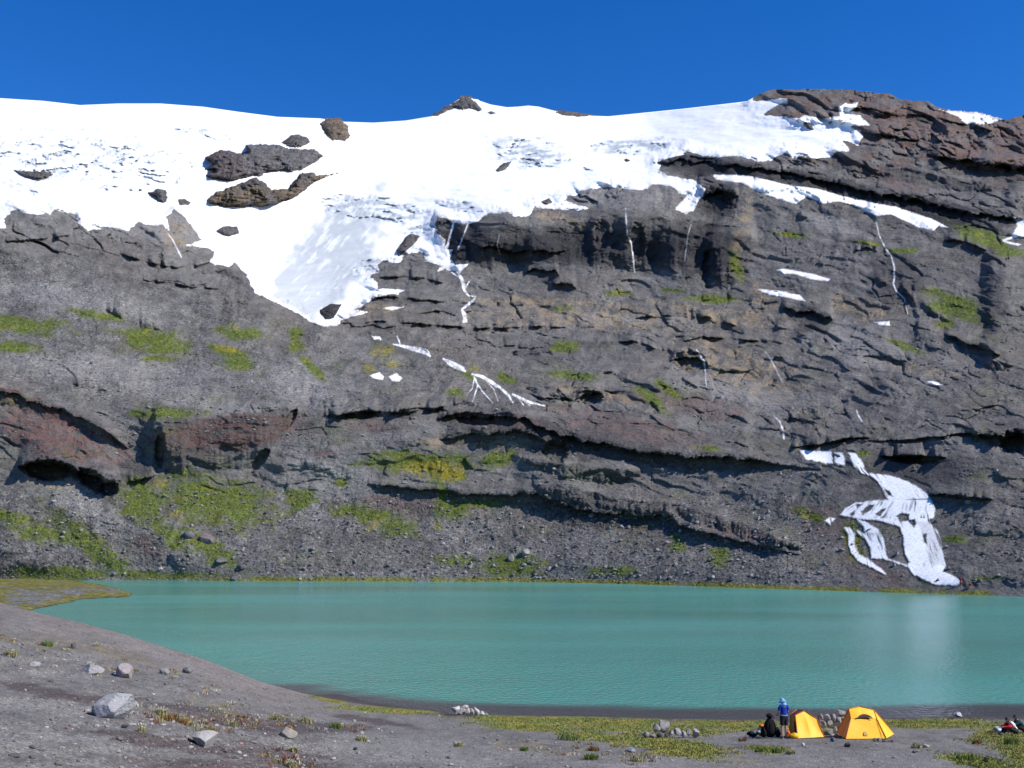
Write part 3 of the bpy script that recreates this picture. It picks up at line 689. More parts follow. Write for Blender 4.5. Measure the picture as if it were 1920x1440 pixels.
# ---- glacier: a thick sheet lying over the rock
gcol = np.ones(U.shape + (3,)) * np.array((0.80, 0.81, 0.825))
dirt = sstep(-0.1, 0.6, fbm(U / 30, V / 14, 4, 91)) * ICEM
streak = sstep(0.05, 0.45, ridged((U + 0.6 * V) / 60, V / 7, 4, 92))
gcol = mix(gcol, (0.34, 0.39, 0.42), np.clip(0.50 * ICEM + 0.25 * dirt, 0, 0.8))
zone = np.zeros(U.shape)
for e in ICE[:3] + ICE[4:7]:
    zone = np.maximum(zone, sstep(-0.1, 0.5, blob(U, V, e) + 0.4 * fbm(U / 30, V / 16, 4, 98)))
gcol = mix(gcol, (0.36, 0.40, 0.43), zone * sstep(0.0, 0.5, fbm((U + 1.2 * V) / 34, V / 9, 4, 99) + 0.22))
tong = sstep(-0.05, 0.35, blob(U, V, (600, 505, 195, 74, -52)) + 0.35 * fbm(U / 24, V / 24, 4, 96)) * sstep(1, 8, SD)
gcol = mix(gcol, (0.36, 0.39, 0.41), tong * (0.40 + 0.45 * sstep(-0.1, 0.4, ridged((U - V) / 70 + 0.6 * fbm(U / 40, V / 40, 3, 48), (U + V) / 16, 4, 97))))
gcol = mix(gcol, (0.30, 0.36, 0.41), 0.35 * ICEM * streak)
pink = sstep(14, 2, SD) * sstep(-0.2, 0.4, fbm(U / 40, V / 20, 3, 93))
gcol = mix(gcol, (0.50, 0.45, 0.41), 0.6 * pink * sstep(330, 360, V))
gcol = mix(gcol, (0.30, 0.27, 0.25), 0.75 * sstep(3.2, 0.4, SD) * sstep(-0.2, 0.3, fbm(U / 22, V / 14, 3, 90)))
creamy_shade = sstep(0.0, 0.5, blob(U, V, (470, 440, 130, 60, 10)) + 0.3 * fbm(U / 30, V / 20, 3, 94))  # creamy tone painted for the shaded smooth snow on the left
gcol = mix(gcol, (0.74, 0.72, 0.70), 0.5 * creamy_shade * sstep(-0.1, 0.4, fbm((U - V) / 14, (U + V) / 50, 3, 95)))
gp = P(U, V, GD)
gm = SD > -5
gback = []
for i in range(1, back_n + 1):
    q = gp[-1].copy(); s = 1 + 0.10 * i
    q[:, 0] *= s; q[:, 1] *= s; q[:, 2] = gp[-1, :, 2] - 11 * i - 3.5 * i * i
    gback.append(q)
gv = np.concatenate([gp.reshape(-1, 3)] + gback)
gc = np.concatenate([gcol.reshape(-1, 3)] + [gcol[-1]] * back_n)
gmask = np.concatenate([gm] + [gm[-1:]] * back_n)
f = grid_faces(NR + back_n, NC)
f = f[gmask.ravel()[f].all(1)]
gv, f, gc = compact(gv, f, gc)
glacier = add_obj('glacier', np_mesh('glacier', gv, f, True, gc), None, M_SNOW)
tag(glacier, kind='structure')

# ------------------------------------------------------------------ patches laid on the mountain (snow fields, outcrops, falling water)
def patch(name, polys, mat, colorfn, thick, slope, step=1.3, holes=(), amp=1.6, rel=None, on_ice=False, seed=0, tilt=0.0, streak=0.0, brk=0.0):
    allp = np.concatenate([np.asarray(p, float) for p in polys])
    u0, v0 = allp.min(0) - 6; u1, v1 = allp.max(0) + 6
    nu = max(6, int((u1 - u0) / step)); nv = max(6, int((v1 - v0) / step))
    u, v = np.meshgrid(np.linspace(u0, u1, nu), np.linspace(v1, v0, nv))
    sky_v = interp(u, SKYLINE)
    sd = np.max([poly_sdf(u, v, p) for p in polys], 0)
    for h in holes:
        sd = np.minimum(sd, -poly_sdf(u, v, h))
    sd = sd + smooth_edge_noise(u, v, amp, seed % 7)
    if brk:
        sd = sd - brk * sstep(0.0, 0.45, fbm(u / 8, v / 8, 3, 126 + seed))
    if streak:
        st_ = ridged((u - 0.30 * v) / 8, v / 70, 3, 118) + 0.5 * fbm(u / 9, v / 26, 3, 119)
        sd = sd - streak * np.maximum(0, st_ - 0.35) * sstep(1.0, 6, sd)
    D0 = rockD(u, v)
    if streak:
        for ax in (0, 1):
            kk = np.ones(13) / 13
            Db = np.apply_along_axis(lambda r_: np.convolve(np.pad(r_, 6, 'edge'), kk, 'valid'), ax, D0 if ax == 0 else Db)
        D0 = np.minimum(D0, Db) - 0.12
    if on_ice:
        gs = glacier_sdf(u, v)
        gD, _ = glacierD(u, v, gs, D0)
        D0 = np.where(gs > 1, gD, D0)
    off = np.where(sd > 0, thick * (1 - np.exp(-sd * slope / thick)), sd * slope)
    if tilt:
        vbot = np.where(sd > 0, v, -1e9).max(0); kk = np.ones(15) / 15
        vbot = np.where(vbot < 0, np.max(vbot), vbot); vbot = np.convolve(np.pad(vbot, 7, 'edge'), kk, 'valid')
        off = off + tilt * gradB(u, v) * np.clip(vbot[None] - v, 0, None) * np.clip(sd / 5, 0, 1)
    if rel is not None:
        off = off + rel(u, v, sd)
    off = np.where(sd < 0, np.minimum(off, sd * (1.2 if streak else slope)), off)
    Dp = D0 - off
    p = P(u, v, Dp)
    f = grid_faces(nv, nu)
    keep = (sd > -3.0).ravel()
    f = f[keep[f].all(1)]
    if len(f) == 0: return None
    c = colorfn(u, v, sd)
    pv, f, pc = compact(p.reshape(-1, 3), f, c.reshape(-1, 3))
    me = np_mesh(name, pv, f, True, pc)
    return add_obj(name, me, None, mat)

def snow_col(u, v, sd):
    c = np.ones(u.shape + (3,)) * np.array((0.88, 0.88, 0.885))
    return mix(c, (0.36, 0.32, 0.30), 0.7 * sstep(3.0, 0.3, sd))

SNOWS = [
    (SNOW_BAND, 'long narrow snow band sloping down to the right under the dark lava flow'),
    ([(1902, 408), (1925, 412), (1990, 400), (1990, 440), (1920, 445), (1900, 447), (1887, 451), (1915, 458), (1908, 461), (1890, 457), (1875, 451), (1897, 442), (1907, 423)], 'hooked snow patch at the right edge below the dark lava flow'),
    ([(1762, 206), (1787, 209), (1830, 212), (1877, 224), (1853, 233), (1810, 232), (1797, 219)], 'wedge of snow on the skyline beside the brown summit rocks'),
    ([(1452, 506), (1467, 503), (1520, 512), (1557, 523), (1553, 528), (1520, 524), (1495, 515), (1468, 513)], 'upper of two small snow slivers in the middle of the dark right slope'),
    ([(1417, 541), (1460, 545), (1500, 553), (1513, 566), (1480, 559), (1440, 553)], 'lower of two small snow slivers in the middle of the dark right slope'),
    ([(743, 699), (755, 709), (749, 716), (735, 714), (727, 706)], 'small kite-shaped snow patch right of a smaller one above the long ledge'),
    ([(690, 704), (712, 697), (720, 706), (718, 713), (705, 711)], 'small pointed snow patch left of a kite-shaped one above the long ledge'),
    ([(1732, 715), (1750, 714), (1768, 722), (1752, 723)], 'tiny grey snow remnant high above the big cascade'),
    ([(1638, 604), (1668, 602), (1669, 611), (1650, 611)], 'tiny snow remnant beside the tan rock slab on the right slope'),
    ([(697, 630), (712, 630), (716, 637), (702, 637)], 'tiny snow scrap above the orange moss left of the stream'),
    ([(716, 578), (735, 574), (757, 576), (735, 582)], 'thin snow streak on the rocks below the glacier snout'),
]
for i, (pl, lab) in enumerate(SNOWS):
    o = patch('snow_patch', [pl], M_SNOW, snow_col, 1.6 if i < 3 else 0.8, 0.3, 1.2 if i > 2 else 1.8, amp=1.2, seed=i)
    tag(o, lab, 'snow patch', 'snow patches left on the rock slope')

OUTCROPS = [
    ([(383, 295), (402, 287), (413, 282), (443, 287), (463, 285), (462, 273), (497, 270), (530, 273), (537, 278), (567, 280), (590, 280), (605, 292), (593, 303), (567, 317), (547, 322), (520, 322), (500, 323), (487, 332), (473, 330), (437, 340), (400, 335), (382, 330), (403, 320), (383, 317), (400, 308)], 'wide banded cliff outcrop, largest rock standing in the glacier', 9, 'band'),
    ([(387, 375), (405, 360), (420, 357), (443, 347), (467, 337), (480, 333), (497, 343), (510, 357), (540, 353), (563, 327), (587, 322), (593, 330), (633, 325), (590, 340), (560, 367), (513, 385), (493, 387), (443, 388), (417, 387), (393, 380)], 'tan domed outcrop with a long tail right below the wide cliff outcrop', 10, 'tan'),
    ([(601, 232), (612, 223), (640, 225), (652, 238), (656, 255), (645, 264), (622, 263), (608, 250)], 'blocky brown rock tower poking through snow just below the skyline', 9, 'tan'),
    ([(528, 267), (545, 254), (560, 252), (575, 258), (583, 266), (565, 276), (545, 276)], 'low rounded rock knob in the snow above the wide cliff outcrop', 6, 'grey'),
    ([(25, 318), (45, 321), (65, 322), (85, 320), (99, 327), (85, 336), (70, 339), (52, 335), (35, 327)], 'dark rock strip under the icefall at the far left', 4, 'grey'),
    ([(262, 355), (272, 360), (285, 360), (293, 352), (311, 357), (315, 370), (308, 379), (294, 379), (290, 368)], 'small rock with a pointed tail, leftmost of two in the snow field', 5, 'grey'),
    ([(334, 374), (345, 372), (357, 380), (353, 385), (336, 384)], 'smallest flat rock between the pointed-tail rock and the tan dome', 3, 'grey'),
    ([(404, 433), (418, 424), (445, 425), (449, 437), (430, 443), (419, 443)], 'lone jagged rock in the snow bowl above the left spur', 4, 'grey'),
    ([(812, 217), (835, 203), (850, 193), (865, 183), (880, 181), (890, 190), (905, 206), (897, 209), (880, 203), (867, 206), (853, 204), (837, 208), (822, 217)], 'small dark rock peak on the skyline in the middle of the snow ridge', 9, 'grey'),
    ([(769, 438), (787, 443), (777, 457), (762, 470), (747, 481), (743, 469), (759, 447)], 'slanting brown rock sliver in the snow left of the twin falls', 4, 'grey'),
    ([(600, 582), (618, 570), (640, 571), (634, 582), (625, 597), (610, 599), (601, 589)], 'black patch painted as the dark ice cave at the snout of the glacier tongue', 3, 'dark'),  # ice cave: its darkness is put into the colour of a raised patch
    ([(1506, 231), (1519, 229), (1525, 243), (1513, 241)], 'single small rock in the snow below the brown summit', 4, 'grey'),
    ([(1013, 379), (1030, 371), (1036, 380), (1022, 384)], 'tiny rock in the snow just above the long dark cliff', 3, 'grey'),
    ([(928, 320), (944, 305), (960, 302), (948, 317), (934, 323)], 'brown rock under the blue ice blocks in the middle of the glacier', 4, 'grey'),
    ([(1169, 299), (1175, 297), (1182, 301), (1174, 304)], 'tiniest dark rock alone on the snow below the striped ice', 2, 'dark'),
    ([(914, 211), (922, 208), (930, 212), (921, 215)], 'tiny rock beside the dark peak on the skyline', 3, 'grey'),
    ([(1036, 209), (1060, 210), (1085, 214), (1112, 217), (1085, 219), (1056, 216)], 'thin reddish rock rib along the snowy skyline', 3, 'tan'),
]
def outcrop_col(tone):
    base = {'grey': (0.115, 0.108, 0.105), 'tan': (0.16, 0.125, 0.09), 'dark': (0.05, 0.048, 0.05), 'band': (0.125, 0.118, 0.118)}[tone]
    def fn(u, v, sd):
        n = fbm(u / 30, (v - 0.1 * u) / 6, 4, 101); n2 = fbm(u / 6, v / 5, 3, 102)
        c = np.array(base) * (1 + 0.5 * n + 0.45 * n2)[..., None]
        if tone == 'band':
            c = mix(c, (0.105, 0.062, 0.058), sstep(470, 440, u) * 0.75 * sstep(-0.3, 0.3, n))
        if tone == 'tan':
            c = mix(c, (0.10, 0.095, 0.095), sstep(-0.1, 0.4, fbm(u / 40, v / 40, 3, 103)))
        return np.clip(c, 0.015, 0.6)
    return fn
for i, (pl, lab, th, tone) in enumerate(OUTCROPS):
    def rel(u, v, sd, th=th):
        s = np.clip(sd / 8, 0, 1)
        return s * (0.45 * th * ridged(u / 40, (v - 0.12 * u) / 9, 4, 104) + 0.9 * th * fbm(u / 34, v / 30, 4, 105) + 0.35 * th * ridged(u / 16, v / 26, 3, 106))
    o = patch('rock_outcrop', [pl], M_OUT, outcrop_col(tone), th, 1.4, 1.15, amp=3.2 if th > 4 else 1.6, rel=rel, on_ice=True, seed=i, tilt=0.5)
    tag(o, lab, 'rock outcrop', 'rocks standing out of the glacier')

# ---- falling water
def strip_poly(pts):
    """(u, v, width) centre line -> polygon"""
    a = np.asarray(pts, float)
    d = np.gradient(a[:, :2], axis=0); d /= np.linalg.norm(d, axis=1)[:, None] + 1e-9
    n = np.stack([-d[:, 1], d[:, 0]], 1) * a[:, 2:3] / 2 * np.where(a[:, 2:3] < 4, 0.95, 0.85)
    return np.concatenate([a[:, :2] + n, (a[:, :2] - n)[::-1]]).tolist()

def zz(pts):     # points read off an enlargement of the big cascade
    return [(1480 + x * 0.2083, 820 + y * 0.2083) for x, y in pts]
CASC = [
    zz([(100, 118), (230, 120), (375, 130), (392, 232), (320, 232), (240, 222), (150, 195)]), zz([(405, 138), (482, 142), (502, 247), (415, 238)]),
    zz([(528, 138), (600, 142), (655, 225), (705, 330), (655, 320), (590, 262), (560, 200)]),
    zz([(690, 325), (860, 333), (960, 358), (1060, 395), (1130, 430), (1240, 510), (1278, 560), (1315, 650), (1300, 720), (1252, 752), (1335, 850), (1375, 1000), (1408, 1160), (1380, 1212),
        (1440, 1232), (1515, 1268), (1555, 1300), (1500, 1328), (1310, 1322), (1200, 1272), (1120, 1232), (1055, 1150), (1092, 1122), (1042, 1062), (1030, 900), (1002, 805), (900, 772), (780, 738), (640, 735), (560, 715),
        (460, 698), (500, 640), (600, 590), (760, 570), (890, 560), (850, 480), (800, 390)]),
    zz([(308, 752), (360, 725), (415, 728), (380, 760), (372, 785), (345, 765)]),
    zz([(610, 735), (680, 760), (800, 825), (850, 930), (872, 1050), (885, 1095), (1060, 1150), (1062, 1165), (900, 1100), (740, 1085), (735, 1000), (700, 930), (580, 820), (690, 880), (670, 800)]),
    zz([(490, 810), (540, 812), (595, 870), (585, 960), (625, 1050), (700, 1090), (830, 1190), (870, 1230), (760, 1180), (620, 1110), (560, 1040), (530, 960), (535, 870)]),
]
CASC_HOLES = [zz([(640, 665), (720, 605), (775, 600), (740, 650), (660, 700)]), zz([(775, 690), (830, 650), (870, 640), (820, 715)]), zz([(962, 710), (1020, 672), (1085, 690), (1080, 745), (1010, 760)]),
              zz([(1060, 740), (1130, 735), (1150, 780), (1120, 820)]), zz([(590, 595), (660, 600), (610, 640)]), zz([(1200, 880), (1235, 860), (1240, 960), (1210, 940)]), zz([(545, 690), (585, 660), (590, 690), (560, 715)]), zz([(850, 470), (900, 480), (940, 540), (895, 520)])]
def foam_rel(u, v, sd):
    return np.where(sd > 0, 0.25 * fbm((u - 0.28 * v) / 7, v / 26, 3, 112), 0)
def foam_col(u, v, sd):
    st = sstep(0.1, 0.7, ridged((u - 0.28 * v) / 6, v / 40, 3, 113))
    c = np.ones(u.shape + (3,)) * np.array((0.94, 0.945, 0.95))
    fine = sstep(0.1, 0.6, ridged((u - 0.28 * v + 3 * fbm(u / 20, v / 20, 2, 117)) / 4.5, v / 34, 3, 116))
    c = mix(c, (0.34, 0.38, 0.41), 0.42 * (1 - fine) * sstep(-0.15, 0.3, fbm(u / 16, v / 24, 3, 114)))
    return mix(c, (0.50, 0.54, 0.57), 0.5 * (1 - st) * sstep(7, 1, sd))
def veil_mat():
    m, nt, N, L, b = nodes_of('white_water')
    at = N.new('ShaderNodeAttribute'); at.attribute_name = 'col'
    tc = N.new('ShaderNodeTexCoord')
    n1 = N.new('ShaderNodeTexNoise'); n1.inputs['Scale'].default_value = 1.6; n1.inputs['Detail'].default_value = 4
    L.new(tc.outputs['Object'], n1.inputs['Vector'])
    mr = N.new('ShaderNodeMapRange'); mr.inputs['From Min'].default_value = 0.3; mr.inputs['From Max'].default_value = 0.6; mr.inputs['To Min'].default_value = 0.75
    L.new(n1.outputs['Fac'], mr.inputs['Value'])
    mu = N.new('ShaderNodeMath'); mu.operation = 'MULTIPLY'; mu.use_clamp = True
    L.new(at.outputs['Alpha'], mu.inputs[0]); L.new(mr.outputs[0], mu.inputs[1])
    L.new(mu.outputs[0], b.inputs['Alpha']); L.new(at.outputs['Color'], b.inputs['Base Color'])
    b.inputs['Roughness'].default_value = 0.6; b.inputs['Specular IOR Level'].default_value = 0.3
    return m
M_VEIL = veil_mat()
def veil(name, polys, holes, dens, step=0.7, amp=1.0, seed=0, lift_m=0.25, streaky=False):
    """thin falling water hugging the rock; alpha of 'col' is how dense the veil is"""
    allp = np.concatenate([np.asarray(p, float) for p in polys])
    u0, v0 = allp.min(0) - 4; u1, v1 = allp.max(0) + 4
    nu = max(8, int((u1 - u0) / step)); nv = max(8, int((v1 - v0) / step))
    u, v = np.meshgrid(np.linspace(u0, u1, nu), np.linspace(v1, v0, nv))
    sd = np.max([poly_sdf(u, v, p) for p in polys], 0)
    for h in holes: sd = np.minimum(sd, -poly_sdf(u, v, h))
    sd = sd + smooth_edge_noise(u, v, amp, seed % 7)
    D0 = rockD(u, v); Db = D0
    nb = 12 if streaky else 4; kk = np.ones(2 * nb + 1) / (2 * nb + 1)
    for ax in (0, 1, 0, 1):
        Db = np.apply_along_axis(lambda r_: np.convolve(np.pad(r_, nb, 'edge'), kk, 'valid'), ax, Db)
    p = P(u, v, Db - 0.55 if streaky else np.minimum(D0, Db) - lift_m)
    al = np.clip(dens(u, v, sd), 0, 1)
    f = grid_faces(nv, nu); f = f[(al.ravel() > 0.02)[f].any(1)]
    c4 = np.concatenate([np.ones(u.shape + (3,)) * np.array((0.95, 0.955, 0.96)), al[..., None]], -1)
    pv, f, pc = compact(p.reshape(-1, 3), f, c4.reshape(-1, 4))
    return add_obj(name, np_mesh(name, pv, f, True, pc), None, M_VEIL)
RIGHT_STRAND = zz([(1120, 760), (1255, 755), (1335, 850), (1375, 1000), (1408, 1160), (1380, 1212), (1260, 1190), (1240, 1000), (1180, 900)])
def casc_dens(u, v, sd):
    k = np.where((v > 936) & (v < 972), np.interp(u, [1570, 1640, 1700, 1760], [-1.1, -0.7, -0.2, 0.2]), np.where(v <= 936, 0.75, 0.35))
    x = u - k * (v - 936) + 2.5 * fbm(u / 18, v / 18, 2, 117)
    st = 0.6 * ridged(x / 6.5, v / 60, 3, 116) + 0.6 * fbm(x / 4, v / 40, 3, 118)
    lump_ = fbm(x / 14, v / 34, 3, 119)
    full = np.maximum(np.maximum(sstep(0.0, 0.5, blob(u, v, (1693, 910, 34, 40, 35))), sstep(0.0, 0.5, blob(u, v, (1712, 1020, 26, 70, -8)))), sstep(1050, 1072, v))
    full = np.maximum(full, sstep(880, 868, v))
    rs = sstep(-2, 4, poly_sdf_box(u, v, RIGHT_STRAND, 20))
    strands = sstep(-0.30, 0.30, st + 0.5 * lump_ + 0.25 * full)
    shelf = 1 - 0.75 * np.exp(-((v - (937.5 - 0.02 * (u - 1655))) / 1.3) ** 2) * sstep(1690, 1715, u)
    a_ = 0.16 + (0.84 - 0.25 * rs) * strands + 0.45 * full
    return sstep(-1.6, 2.6, sd + 2.0 * st) * np.clip(a_, 0, 1) * np.maximum(shelf, sstep(1062, 1075, v))
o = veil('waterfall', CASC, CASC_HOLES, casc_dens, 0.7, 1.6, 3, streaky=True)
tag(o, 'big white cascade splitting over dark steps down to the lake', 'waterfall')
FALLS = [
    ([[(850, 418, 4), (848, 428, 6), (843, 445, 5), (840, 458, 6), (835, 466, 9)]], 'left of twin thin falls dropping from the ice over the dark cliff'),
    ([[(877, 420, 4), (873, 432, 4), (867, 446, 4), (863, 458, 4), (858, 468, 5)]], 'right of twin thin falls dropping from the ice over the dark cliff'),
    ([[(856, 508, 4), (864, 520, 8), (869, 535, 10), (871, 545, 6), (879, 555, 5), (892, 556, 5), (886, 564, 6), (874, 574, 7), (866, 580, 6), (871, 590, 10), (872, 605, 11)], [(880, 527, 3), (873, 540, 3)], [(846, 510, 3), (856, 517, 4), (866, 520, 3)]], 'zigzag stream tumbling over rocks right below the twin falls'),
    ([[(735, 645, 3), (755, 649, 7), (775, 654, 10), (793, 660, 9), (808, 668, 4)], [(744, 630, 3), (748, 638, 3), (751, 648, 3)], [(775, 650, 2), (800, 655, 2), (806, 664, 2)]], 'short white stream slide above the orange moss'),
    ([[(830, 672, 3), (842, 679, 12), (856, 687, 14), (868, 692, 11), (874, 697, 3)]], 'broad white water step in the middle of the stream'),
    ([[(884, 701, 4), (903, 706, 8), (922, 717, 9), (937, 727, 7), (953, 740, 6), (962, 756, 4)], [(888, 704, 4), (896, 722, 5), (891, 738, 3), (886, 754, 2)], [(896, 722, 4), (908, 738, 3), (924, 755, 2)], [(890, 706, 2), (886, 728, 2), (874, 742, 1.5)], [(960, 739, 5), (975, 746, 7), (995, 755, 6), (1022, 761, 3)], [(970, 744, 2), (982, 760, 2)], [(978, 748, 2), (994, 761, 2)], [(905, 708, 2), (926, 730, 1.6), (934, 752, 1.4)]], 'fan of thin white rivulets spreading above the dark overhang'),
    ([[(1173, 390, 2.4), (1174, 410, 3), (1176, 440, 3), (1184, 456, 3), (1187, 480, 3.4), (1190, 512, 2.5)]], 'long thread of water down the middle of the dark cliff'),
    ([[(1642, 412, 2), (1648, 440, 3), (1660, 465, 3), (1671, 480, 4), (1677, 500, 5), (1677, 520, 4.6), (1675, 532, 4), (1680, 545, 3), (1696, 560, 2), (1702, 590, 2)]], 'pale blue thread of water on the right slope under the snow band'),
    ([[(1305, 655, 2.5), (1313, 665, 4), (1320, 678, 5), (1322, 692, 4), (1323, 712, 2), (1325, 726, 3)]], 'short free-falling spout beside a dark hollow in the middle slope'),
    ([[(1434, 658, 2), (1446, 675, 2.4), (1456, 695, 2.6), (1468, 718, 2.4)]], 'faint water thread right of the dark hollow'),
    ([[(1451, 780, 2), (1462, 790, 3), (1468, 806, 5), (1470, 824, 4)]], 'small fall on the brown slope left above the big cascade'),
    ([[(1605, 767, 3), (1609, 778, 4.5), (1617, 791, 4)]], 'tiny spout above the top of the big cascade'),
    ([[(1296, 420, 1.6), (1290, 440, 2), (1286, 470, 2), (1284, 490, 1.6)]], 'faint trickle at the right end of the dark cliff'),
    ([[(936, 440, 1.6), (932, 460, 2.2), (938, 478, 1.6)]], 'faint trickle in the dark cliff right of the twin falls'),
    ([[(313, 436, 2), (324, 450, 3), (333, 468, 3.4), (341, 484, 2.4)]], 'thin melt streak on the grey knoll of the left spur'),
]
def thin_dens(faint):
    def fn(u, v, sd):
        n = fbm(u / 9, v / 12, 3, 126)
        return sstep(-1.0, 1.8, sd) * (faint * (0.45 + 0.55 * sstep(-0.35, 0.25, n)))
    return fn
for i, (sl, lab) in enumerate(FALLS):
    wide = max(p_[2] for q_ in sl for p_ in q_)
    o = veil('waterfall', [strip_poly(t_) for t_ in sl], [], thin_dens(0.95 if wide > 5.5 else 0.78 if wide > 3.2 else 0.5), 0.7, 0.6, i)
    tag(o, lab, 'waterfall', 'meltwater falls on the slope')

# ------------------------------------------------------------------ near shore ground
FGZ = [(-300, 1440, 7.4), (0, 1440, 6.3), (300, 1440, 5.1), (540, 1440, 4.0), (750, 1440, 3.3), (960, 1440, 2.8), (1300, 1440, 2.3), (1600, 1440, 2.1), (1920, 1440, 2.1), (2260, 1440, 2.2),
       (-300, 1540, 7.8), (0, 1540, 6.6), (540, 1540, 4.9), (960, 1540, 3.9), (1600, 1540, 3.3), (2260, 1540, 3.3),
       (-300, 1385, 7.2), (0, 1385, 6.25), (300, 1385, 5.2), (540, 1385, 4.0), (750, 1385, 2.9), (960, 1385, 2.0), (1200, 1385, 1.55), (1480, 1385, 1.4), (1620, 1385, 1.4), (1900, 1385, 1.35), (2260, 1385, 1.5),
       (-300, 1325, 7.0), (0, 1325, 6.25), (200, 1325, 5.6), (400, 1325, 4.6), (540, 1325, 3.2), (650, 1345, 2.4),
       (750, 1350, 1.5), (960, 1358, 0.75), (1200, 1360, 0.65), (1480, 1362, 0.6), (1900, 1360, 0.55), (2260, 1360, 0.6),
       (0, 1230, 6.4), (200, 1250, 5.5), (-300, 1110, 7.6), (0, 1130, 6.6), (75, 1150, 6.25), (250, 1195, 5.2), (380, 1235, 4.25), (480, 1275, 3.2), (560, 1298, 2.2), (620, 1312, 1.4), (700, 1325, 0.55),
       (840, 1338, 0.12), (1000, 1343, 0.05), (1200, 1347, 0.05), (1400, 1350, 0.05), (1600, 1349, 0.05), (1800, 1345, 0.05), (1920, 1343, 0.05), (2260, 1340, 0.05)]
CREST = [(-320, 1108), (0, 1130), (75, 1150), (160, 1169), (250, 1195), (380, 1235), (480, 1275), (560, 1298), (620, 1312), (700, 1325), (840, 1338), (1000, 1343), (1200, 1347), (1400, 1350), (1600, 1349), (1800, 1345), (1920, 1343), (2280, 1340)]
FG_FIT = tps_fit([(a / 400, b / 160) for a, b, _ in FGZ], [c for _, _, c in FGZ], 0.001)
def fgZ(U, V):
    z = tps_eval(FG_FIT, U / 400, V / 160)
    crest = interp(U, CREST)
    w = sstep(0, 30, V - crest)
    z = z + w * (0.16 * fbm(U / 190, V / 36, 2, 121) * sstep(1350, 900, U) + 0.06 * fbm(U / 150, V / 24, 3, 125) + 0.015 * fbm(U / 34, V / 9, 3, 122)) + 0.012 * fbm(U / 7, V / 2.5, 3, 123)
    return z
def fgD(U, V):
    return D_at_z(U, V, fgZ(U, V))
def ground(u, v):
    u = np.asarray(u, float); v = np.asarray(v, float)
    return P(u, v, fgD(u, v))

FNC, FNR = 800, 160
fu = np.linspace(-280, 2220, FNC)
cr = interp(fu, CREST) + 0.8 * fbm(fu / 40, 0 * fu, 4, 124)
ft = np.linspace(0, 1, FNR)[:, None] ** 1.0
FU = np.repeat(fu[None], FNR, 0)
FV = 1545 * (1 - ft) + cr[None] * ft
fz = fgZ(FU, FV)
fpos = P(FU, FV, D_at_z(FU, FV, fz))

MEADOW = [(1180, 1362, 240, 12, 2), (1050, 1352, 160, 9, 2), (760, 1331, 140, 7, 1), (700, 1330, 60, 6, 0), (960, 1350, 90, 9, 4), (1150, 1358, 250, 14, 3), (1000, 1362, 120, 10, 3), (1250, 1398, 130, 18, 8), (1120, 1382, 90, 10, 8), (1360, 1358, 120, 9, 0), (1500, 1362, 120, 6, 0), (1750, 1358, 160, 10, 0), (1880, 1385, 70, 18, 4), (1840, 1430, 80, 14, 10), (1930, 1410, 60, 26, 0), (1440, 1405, 40, 9, 5), (1600, 1358, 90, 6, 0), (2050, 1370, 150, 24, 0), (620, 1312, 34, 6, 14)]
DRYM = [(600, 1308, 46, 9, 14), (850, 1340, 60, 5, 2), (1230, 1352, 200, 5, 1), (1100, 1362, 110, 10, 2), (1700, 1366, 160, 6, 0), (1350, 1420, 100, 12, 10), (1380, 1368, 70, 6, 0), (330, 1345, 60, 16, 10), (420, 1330, 90, 10, 20), (200, 1222, 120, 12, 14), (60, 1205, 90, 12, 10), (980, 1400, 60, 10, 0), (1060, 1410, 50, 10, 0)]
DARKSOIL = [(430, 1348, 170, 16, 12), (330, 1395, 170, 14, 8), (560, 1362, 150, 13, 2), (520, 1420, 120, 22, 10), (700, 1352, 90, 6, 8), (420, 1440, 200, 14, 4), (100, 1300, 130, 10, 10)]
PALEG = [(300, 1225, 130, 12, 22), (440, 1262, 70, 8, 22), (100, 1330, 160, 16, 4), (800, 1410, 260, 26, 4), (1700, 1430, 300, 22, 0), (1250, 1432, 300, 14, 0), (120, 1390, 140, 20, 5)]
def blobs(U, V, lst, seed, soft=0.4, rough=0.8, su=60, sv=9):
    m = np.zeros(U.shape); nz = rough * fbm(U / su, V / sv, 4, seed, 0.6)
    for e in lst:
        m = np.maximum(m, sstep(-soft * 0.5, soft, blob(U, V, e) + nz))
    return m
def meadow_mask(U, V):
    crest = interp(U, CREST)
    return np.maximum(blobs(U, V, MEADOW, 131), 0) * sstep(-6, 1, V - crest), blobs(U, V, DRYM, 132)
